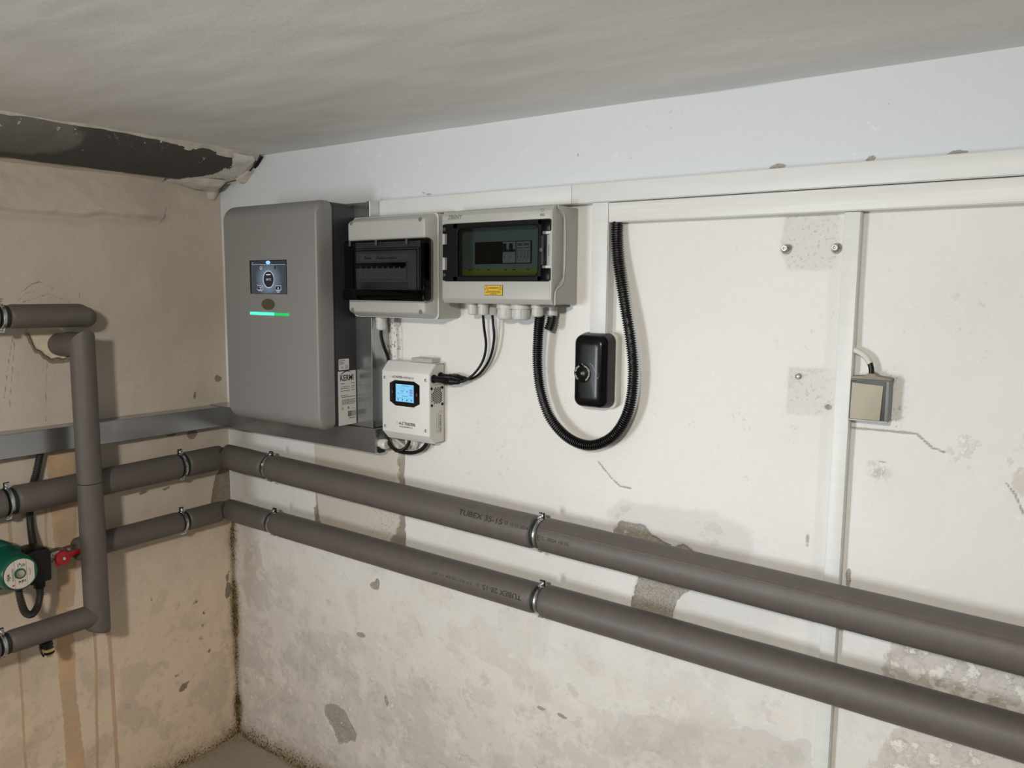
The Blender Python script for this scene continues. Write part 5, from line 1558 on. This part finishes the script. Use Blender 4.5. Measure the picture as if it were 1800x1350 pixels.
def clamp(label, p, d, r, wall, off, shift=0.003):
    """pipe clamp: p centre, d pipe direction, wall = direction to wall"""
    d, w = Vector(d).normalized(), Vector(wall)
    if w.x < 0: shift = -shift
    p = Vector(p) + d * shift
    t = thing('pipe_clamp', label, 'pipe clamp', p, 'pipe clamps')
    upv = Vector((0, 0, 1))
    MB().lathe([(-0.0090, r - 0.0015), (-0.0090, r + 0.0010), (-0.0080, r + 0.0022), (0.0080, r + 0.0022), (0.0090, r + 0.0010), (0.0090, r - 0.0015)], p - d * shift, d, 36, True).build('rubber_lining', RUBBER, t)
    pr = []
    for k in range(9):
        a = PI * k / 8
        pr.append((0.0043 * -math.cos(a), r + 0.0022 + 0.0020 * math.sin(a) + (0.0008 if k in (2, 6) else 0)))
    MB().lathe([(pr[0][0], r + 0.001)] + pr + [(pr[-1][0], r + 0.001)], p, d, 40, True).build('steel_band', ZINC, t)
    for s in (1, -1):
        c = p + upv * s * (r + (0.0075 if s == 1 else 0.0040))
        side_v = d * 0.0050
        lug = MB()
        for k in (-1, 1):
            o_ = c - w * (0.0035 * k)
            P = []
            for dz in (-0.008, 0.007):
                for dn in (-0.0009, 0.0009):
                    for ds in (-1, 1):
                        P.append(o_ + upv * s * dz - w * dn + side_v * ds)
            lug.add(P, [(0, 1, 3, 2), (4, 6, 7, 5), (0, 4, 5, 1), (2, 3, 7, 6), (0, 2, 6, 4), (1, 5, 7, 3)])
        lug = lug.build('lug', ZINC, t)
        if s == 1:
            lug2 = MB()
            P = []
            for dz in (-0.008, 0.0085):
                for dn in (-0.0018, 0.0018):
                    for ds in (-1, 1):
                        P.append(c + upv * dz - w * dn + side_v * 1.25 * ds)
            lug2.add(P, [(0, 1, 3, 2), (4, 6, 7, 5), (0, 4, 5, 1), (2, 3, 7, 6), (0, 2, 6, 4), (1, 5, 7, 3)])
            lug2.build('lug_rubber', RUBBER, t)
        sc = MB().lathe([(-0.010, 0.0022), (0.016 if s == 1 else 0.008, 0.0022)], c - w * 0.005, w, 10)
        sc.lathe([(0, 0.0050), (0.0022, 0.0050), (0.0036, 0.0036), (0.0036, 0.0018), (0.0024, 0.0016)], c - w * 0.0045, -w, 14)
        sc.build('clamp_screw', ZINC, t)
    MB().tube([p + w * (r + 0.002), p + w * off], 0.004, 10).build('wall_stud', ZINC, t)
    return t


clamp('pipe clamp nearest the corner on the upper long pipe of the white wall', axU(0.2785), (1, 0, -0.022), RU * 0.83, (0, 1, 0), 0.064)
clamp('pipe clamp beside the printed lettering on the upper long pipe', axU(1.1862), (1, 0, -0.022), RU * 0.83, (0, 1, 0), 0.064)
clamp('pipe clamp nearest the corner on the lower long pipe of the white wall', axL(0.2865), (1, 0, -0.01), RL * 0.80, (0, 1, 0), 0.064)
clamp('pipe clamp beside the upside-down lettering on the lower long pipe', axL(1.1898), (1, 0, -0.01), RL * 0.85, (0, 1, 0), 0.064)
clamp('pipe clamp nearest the corner on the upper pipe of the beige wall', axLU(-0.1975), (0, 1, 0.018), RU * 0.86, (-1, 0, 0), 0.064)
clamp('pipe clamp above the green pump on the upper beige wall pipe', axLU(-0.6445), (0, 1, 0.018), RU * 0.86, (-1, 0, 0), 0.064)
clamp('pipe clamp nearest the corner on the lower pipe of the beige wall', axLL(-0.2000), (0, 1, 0.012), 0.0262, (-1, 0, 0), 0.064)
clamp('pipe clamp on the lowest pipe beside the drain tap', axB(-0.7045), (0, 1, 0), 0.0238, (-1, 0, 0), 0.134)
clamp('pipe clamp on the highest pipe at the picture edge', axT(-0.6485), (0, 1, 0), 0.0245, (-1, 0, 0), 0.104)

# ------------------------------------------------------------------ circulation pump with its valve and conduit
pp = thing('circulation_pump', 'green circulation pump with white round label and black terminal box', 'pump', (0.08, -0.68, 0.72))
py, pz = -0.672, 0.784
MB().lathe([(0.020, 0.030), (0.020, 0.050), (0.028, 0.060), (0.075, 0.062), (0.084, 0.058), (0.088, 0.050)], (0, py - 0.022, pz + 0.004), (1, 0, 0), 40).build('volute', GREEN, pp, 40)
MB().lathe([(0.080, 0.050), (0.090, 0.050), (0.100, 0.0440), (0.140, 0.0420), (0.156, 0.0410), (0.162, 0.0385), (0.164, 0.0365), (0.164, 0.010)], (0, py, pz), (1, 0, 0), 40).build('motor_housing', GREEN, pp, 40)
mb = MB()
for a in (38, 140, 215, 325):
    q = math.radians(a)
    mb.lathe([(0.074, 0.0105), (0.094, 0.0105), (0.096, 0.009)], (0, py - 0.016 + 0.050 * math.cos(q), pz + 0.003 + 0.050 * math.sin(q)), (1, 0, 0), 16)
mb.build('flange_lug', GREEN, pp, 40)
for a in (38, 140, 215, 325):
    q = math.radians(a)
    MB().lathe([(0.094, 0.006), (0.099, 0.006), (0.099, 0.003)], (0, py - 0.016 + 0.050 * math.cos(q), pz + 0.003 + 0.050 * math.sin(q)), (1, 0, 0), 6).build('flange_bolt', mat('green_bolt', '#123f33', 0.4), pp)
fp = flat((0.1646, py, pz), (0, 1, 0), (0, 0, 1))
lb_pts = [fp(min(0.0345 * math.cos(2 * PI * k / 60), 0.0300), 0.0345 * math.sin(2 * PI * k / 60)) for k in range(60)]
lab = obj('round_label', lb_pts, [tuple(range(60))], mat('pump_label', '#c8c2b8', 0.5), pp, 0)
lab['label'] = 'white round name plate with black print'
MB().lathe([(0, 0.0125), (0.0030, 0.0120), (0.0030, 0.0088)], (0.1640, py - 0.001, pz + 0.001), (1, 0, 0), 24).build('plug_ring', GREEN, pp, 40)
MB().lathe([(0, 0.0092), (0.0042, 0.0088), (0.0046, 0.0070), (0.0046, 0)], (0.1640, py - 0.001, pz + 0.001), (1, 0, 0), 24).build('vent_plug', NICKEL, pp, 40)
fp2 = flat((0.1650, py, pz), (0, 1, 0), (0, 0, 1))
text('lettering', 'wilo', DARKPRINT, lab, 0.0165, 0.0085, lambda a, b: fp2(-0.0285 + b, 0.0060 - a))
rp = [(-0.0125, -0.0119, -0.032, 0.032), (0.0130, 0.0136, -0.030, 0.031)]
bars('label_line', REDPRINT, lab, fp2, rp)
bars('label_mark', mat('magenta_red', '#a3203c', 0.5), lab, fp2, [(-0.0185, -0.0140, -0.0255, -0.0220)])
rnd = random.Random(9)
rp = []
for c_ in (-0.0170, -0.0150):
    z0 = 0.016
    while z0 > -0.012:
        h_ = rnd.uniform(0.002, 0.005)
        rp.append((c_ - 0.0005, c_ + 0.0005, z0 - h_, z0))
        z0 -= h_ + 0.001
for c_ in (-0.0040, 0.0025, 0.0050, 0.0075, 0.0100):
    rp.append((c_ - 0.0005, c_ + 0.0006, 0.016, 0.016 + rnd.uniform(0.004, 0.009)))
    rp.append((c_ - 0.0005, c_ + 0.0006, -0.024 + rnd.uniform(0, 0.004), -0.015))
rp += [(-0.0015, 0.0010, 0.021, 0.025), (-0.003, 0.0005, -0.020, -0.017), (0.0020, 0.0045, -0.019, -0.0165)]
bars('small_print', DARKPRINT, lab, fp2, rp)
ringf('turn_arrow', fp2, 0.006, 0.0, 0.0155, 0.0155, 0.0007, DARKPRINT, lab, 16, -0.08, 0.10)
tbx = tag(MB().prism([(py + 0.034, pz - 0.048), (py + 0.082, pz - 0.046), (py + 0.084, pz + 0.020), (py + 0.078, pz + 0.034), (py + 0.050, pz + 0.036), (py + 0.030, pz + 0.030)], 0, 0.066, 0.132, 0.004).build('terminal_box', BLACKPL, pp, 40), 'black terminal box')
MB().lathe([(0, 0.0135), (0.018, 0.0130), (0.020, 0.0115)], (0.105, py + 0.064, pz - 0.046), (0, 0, -1), 18).build('box_gland', BLACKPL, tbx)
MB().lathe([(0, 0.0120), (0.06, 0.0120)], (0.060, py - 0.03, pz - 0.012), (0, -1, 0), 16).build('pipe_stub', NICKEL, pp)

pts = [(0.105, py + 0.064, 0.722), (0.106, py + 0.0635, 0.700), (0.112, py + 0.054, 0.676), (0.122, py + 0.036, 0.664), (0.126, py + 0.020, 0.676), (0.122, py + 0.014, 0.706), (0.112, py + 0.014, 0.735), (0.098, py + 0.014, 0.752)]
tag(corrugated(pts, 0.0087, 0.0067, 0.0042, 14).build('flexible_conduit', GREYCOR, None, 20), 'dark grey flexible conduit looping below the green pump', 'conduit')
pts = [(0.030, -0.550, 1.045), (0.030, -0.556, 1.024), (0.028, -0.568, 0.975), (0.018, -0.576, 0.935), (0.0135, -0.580, 0.890), (0.018, -0.583, 0.850), (0.036, -0.588, 0.815), (0.055, -0.594, 0.795)]
tag(corrugated(pts, 0.0090, 0.0070, 0.0042, 14).build('flexible_conduit', GREYCOR, None, 20), 'dark grey flexible conduit dropping from the steel duct to the pump', 'conduit')

bv = thing('ball_valve', 'nickel ball valve with red lever handle next to the green pump', 'valve', (0.06, -0.54, 0.77))
MB().lathe([(0.0, 0.0125), (0.014, 0.0125), (0.014, 0.0155), (0.026, 0.0155), (0.030, 0.0135), (0.045, 0.0180), (0.060, 0.0180), (0.066, 0.0145), (0.075, 0.0145), (0.075, 0.0170), (0.095, 0.0170), (0.095, 0.012), (0.13, 0.012)], (0.060, -0.495, 0.7745), (0, -1, -0.03), 8).build('valve_body', NICKEL, bv, 30)
MB().lathe([(0.016, 0.007), (0.044, 0.006)], (0.060, -0.549, 0.7740), (1, 0, 0), 14).build('valve_stem', NICKEL, bv)
hd = MB().lathe([(0.036, 0.0140), (0.037, 0.0180), (0.041, 0.0186), (0.044, 0.0170), (0.0445, 0.0080)], (0.060, -0.549, 0.7740), (1, 0, 0), 24)
hd.prism([(-0.538, 0.7690), (-0.516, 0.7755), (-0.501, 0.7790), (-0.499, 0.7830), (-0.505, 0.7860), (-0.520, 0.7850), (-0.538, 0.7825)], 0, 0.0965, 0.1030, 0.0016)
hd.lathe([(0.040, 0.0080), (0.0405, 0.0030)], (0.060, -0.560, 0.7640), (1, 0, 0), 12)
hd.build('lever_handle', RED, bv, 40)
MB().lathe([(0.044, 0.0052), (0.049, 0.0050), (0.050, 0.0035), (0.050, 0)], (0.060, -0.549, 0.7740), (1, 0, 0), 6).build('handle_nut', ZINC, bv)

dt = thing('drain_tap', 'small brass drain tap with black cap under the lowest pipe', 'tap', (0.12, -0.605, 0.55))
q0 = Vector((0.125, -0.612, 0.5935))
dd = Vector((0.05, 0.12, -1)).normalized()
MB().lathe([(-0.006, 0.0085), (0.012, 0.0085)], q0, dd, 14).build('tap_stub', mat('white_plastic', '#b3aba0', 0.5), dt)
MB().lathe([(0.004, 0.0110), (0.006, 0.0145), (0.017, 0.0150), (0.020, 0.0125), (0.021, 0.008)], q0, dd, 18).build('black_cap', BLACKPL, dt)
MB().lathe([(0.021, 0.0095), (0.024, 0.0125), (0.031, 0.0125), (0.033, 0.0105)], q0 + Vector((0, 0.004, 0)), dd, 8).build('brass_nut', BRASS, dt)
MB().lathe([(0.033, 0.0120), (0.037, 0.0120), (0.038, 0.010)], q0 + Vector((0, 0.003, 0)), dd, 18).build('rubber_ring', BLACKPL, dt)
MB().lathe([(0.038, 0.0085), (0.044, 0.0080), (0.045, 0.004)], q0 + Vector((0, 0.003, 0)), dd, 18).build('outlet', BRASS, dt)
MB().tube(spline([q0 + Vector((0.004, -0.014, -0.012)), q0 + Vector((0.012, -0.015, -0.024)), q0 + Vector((0.012, -0.010, -0.036))], 0.003), 0.0022, 8).build('retaining_strap', BLACKPL, dt)

flush_texts()
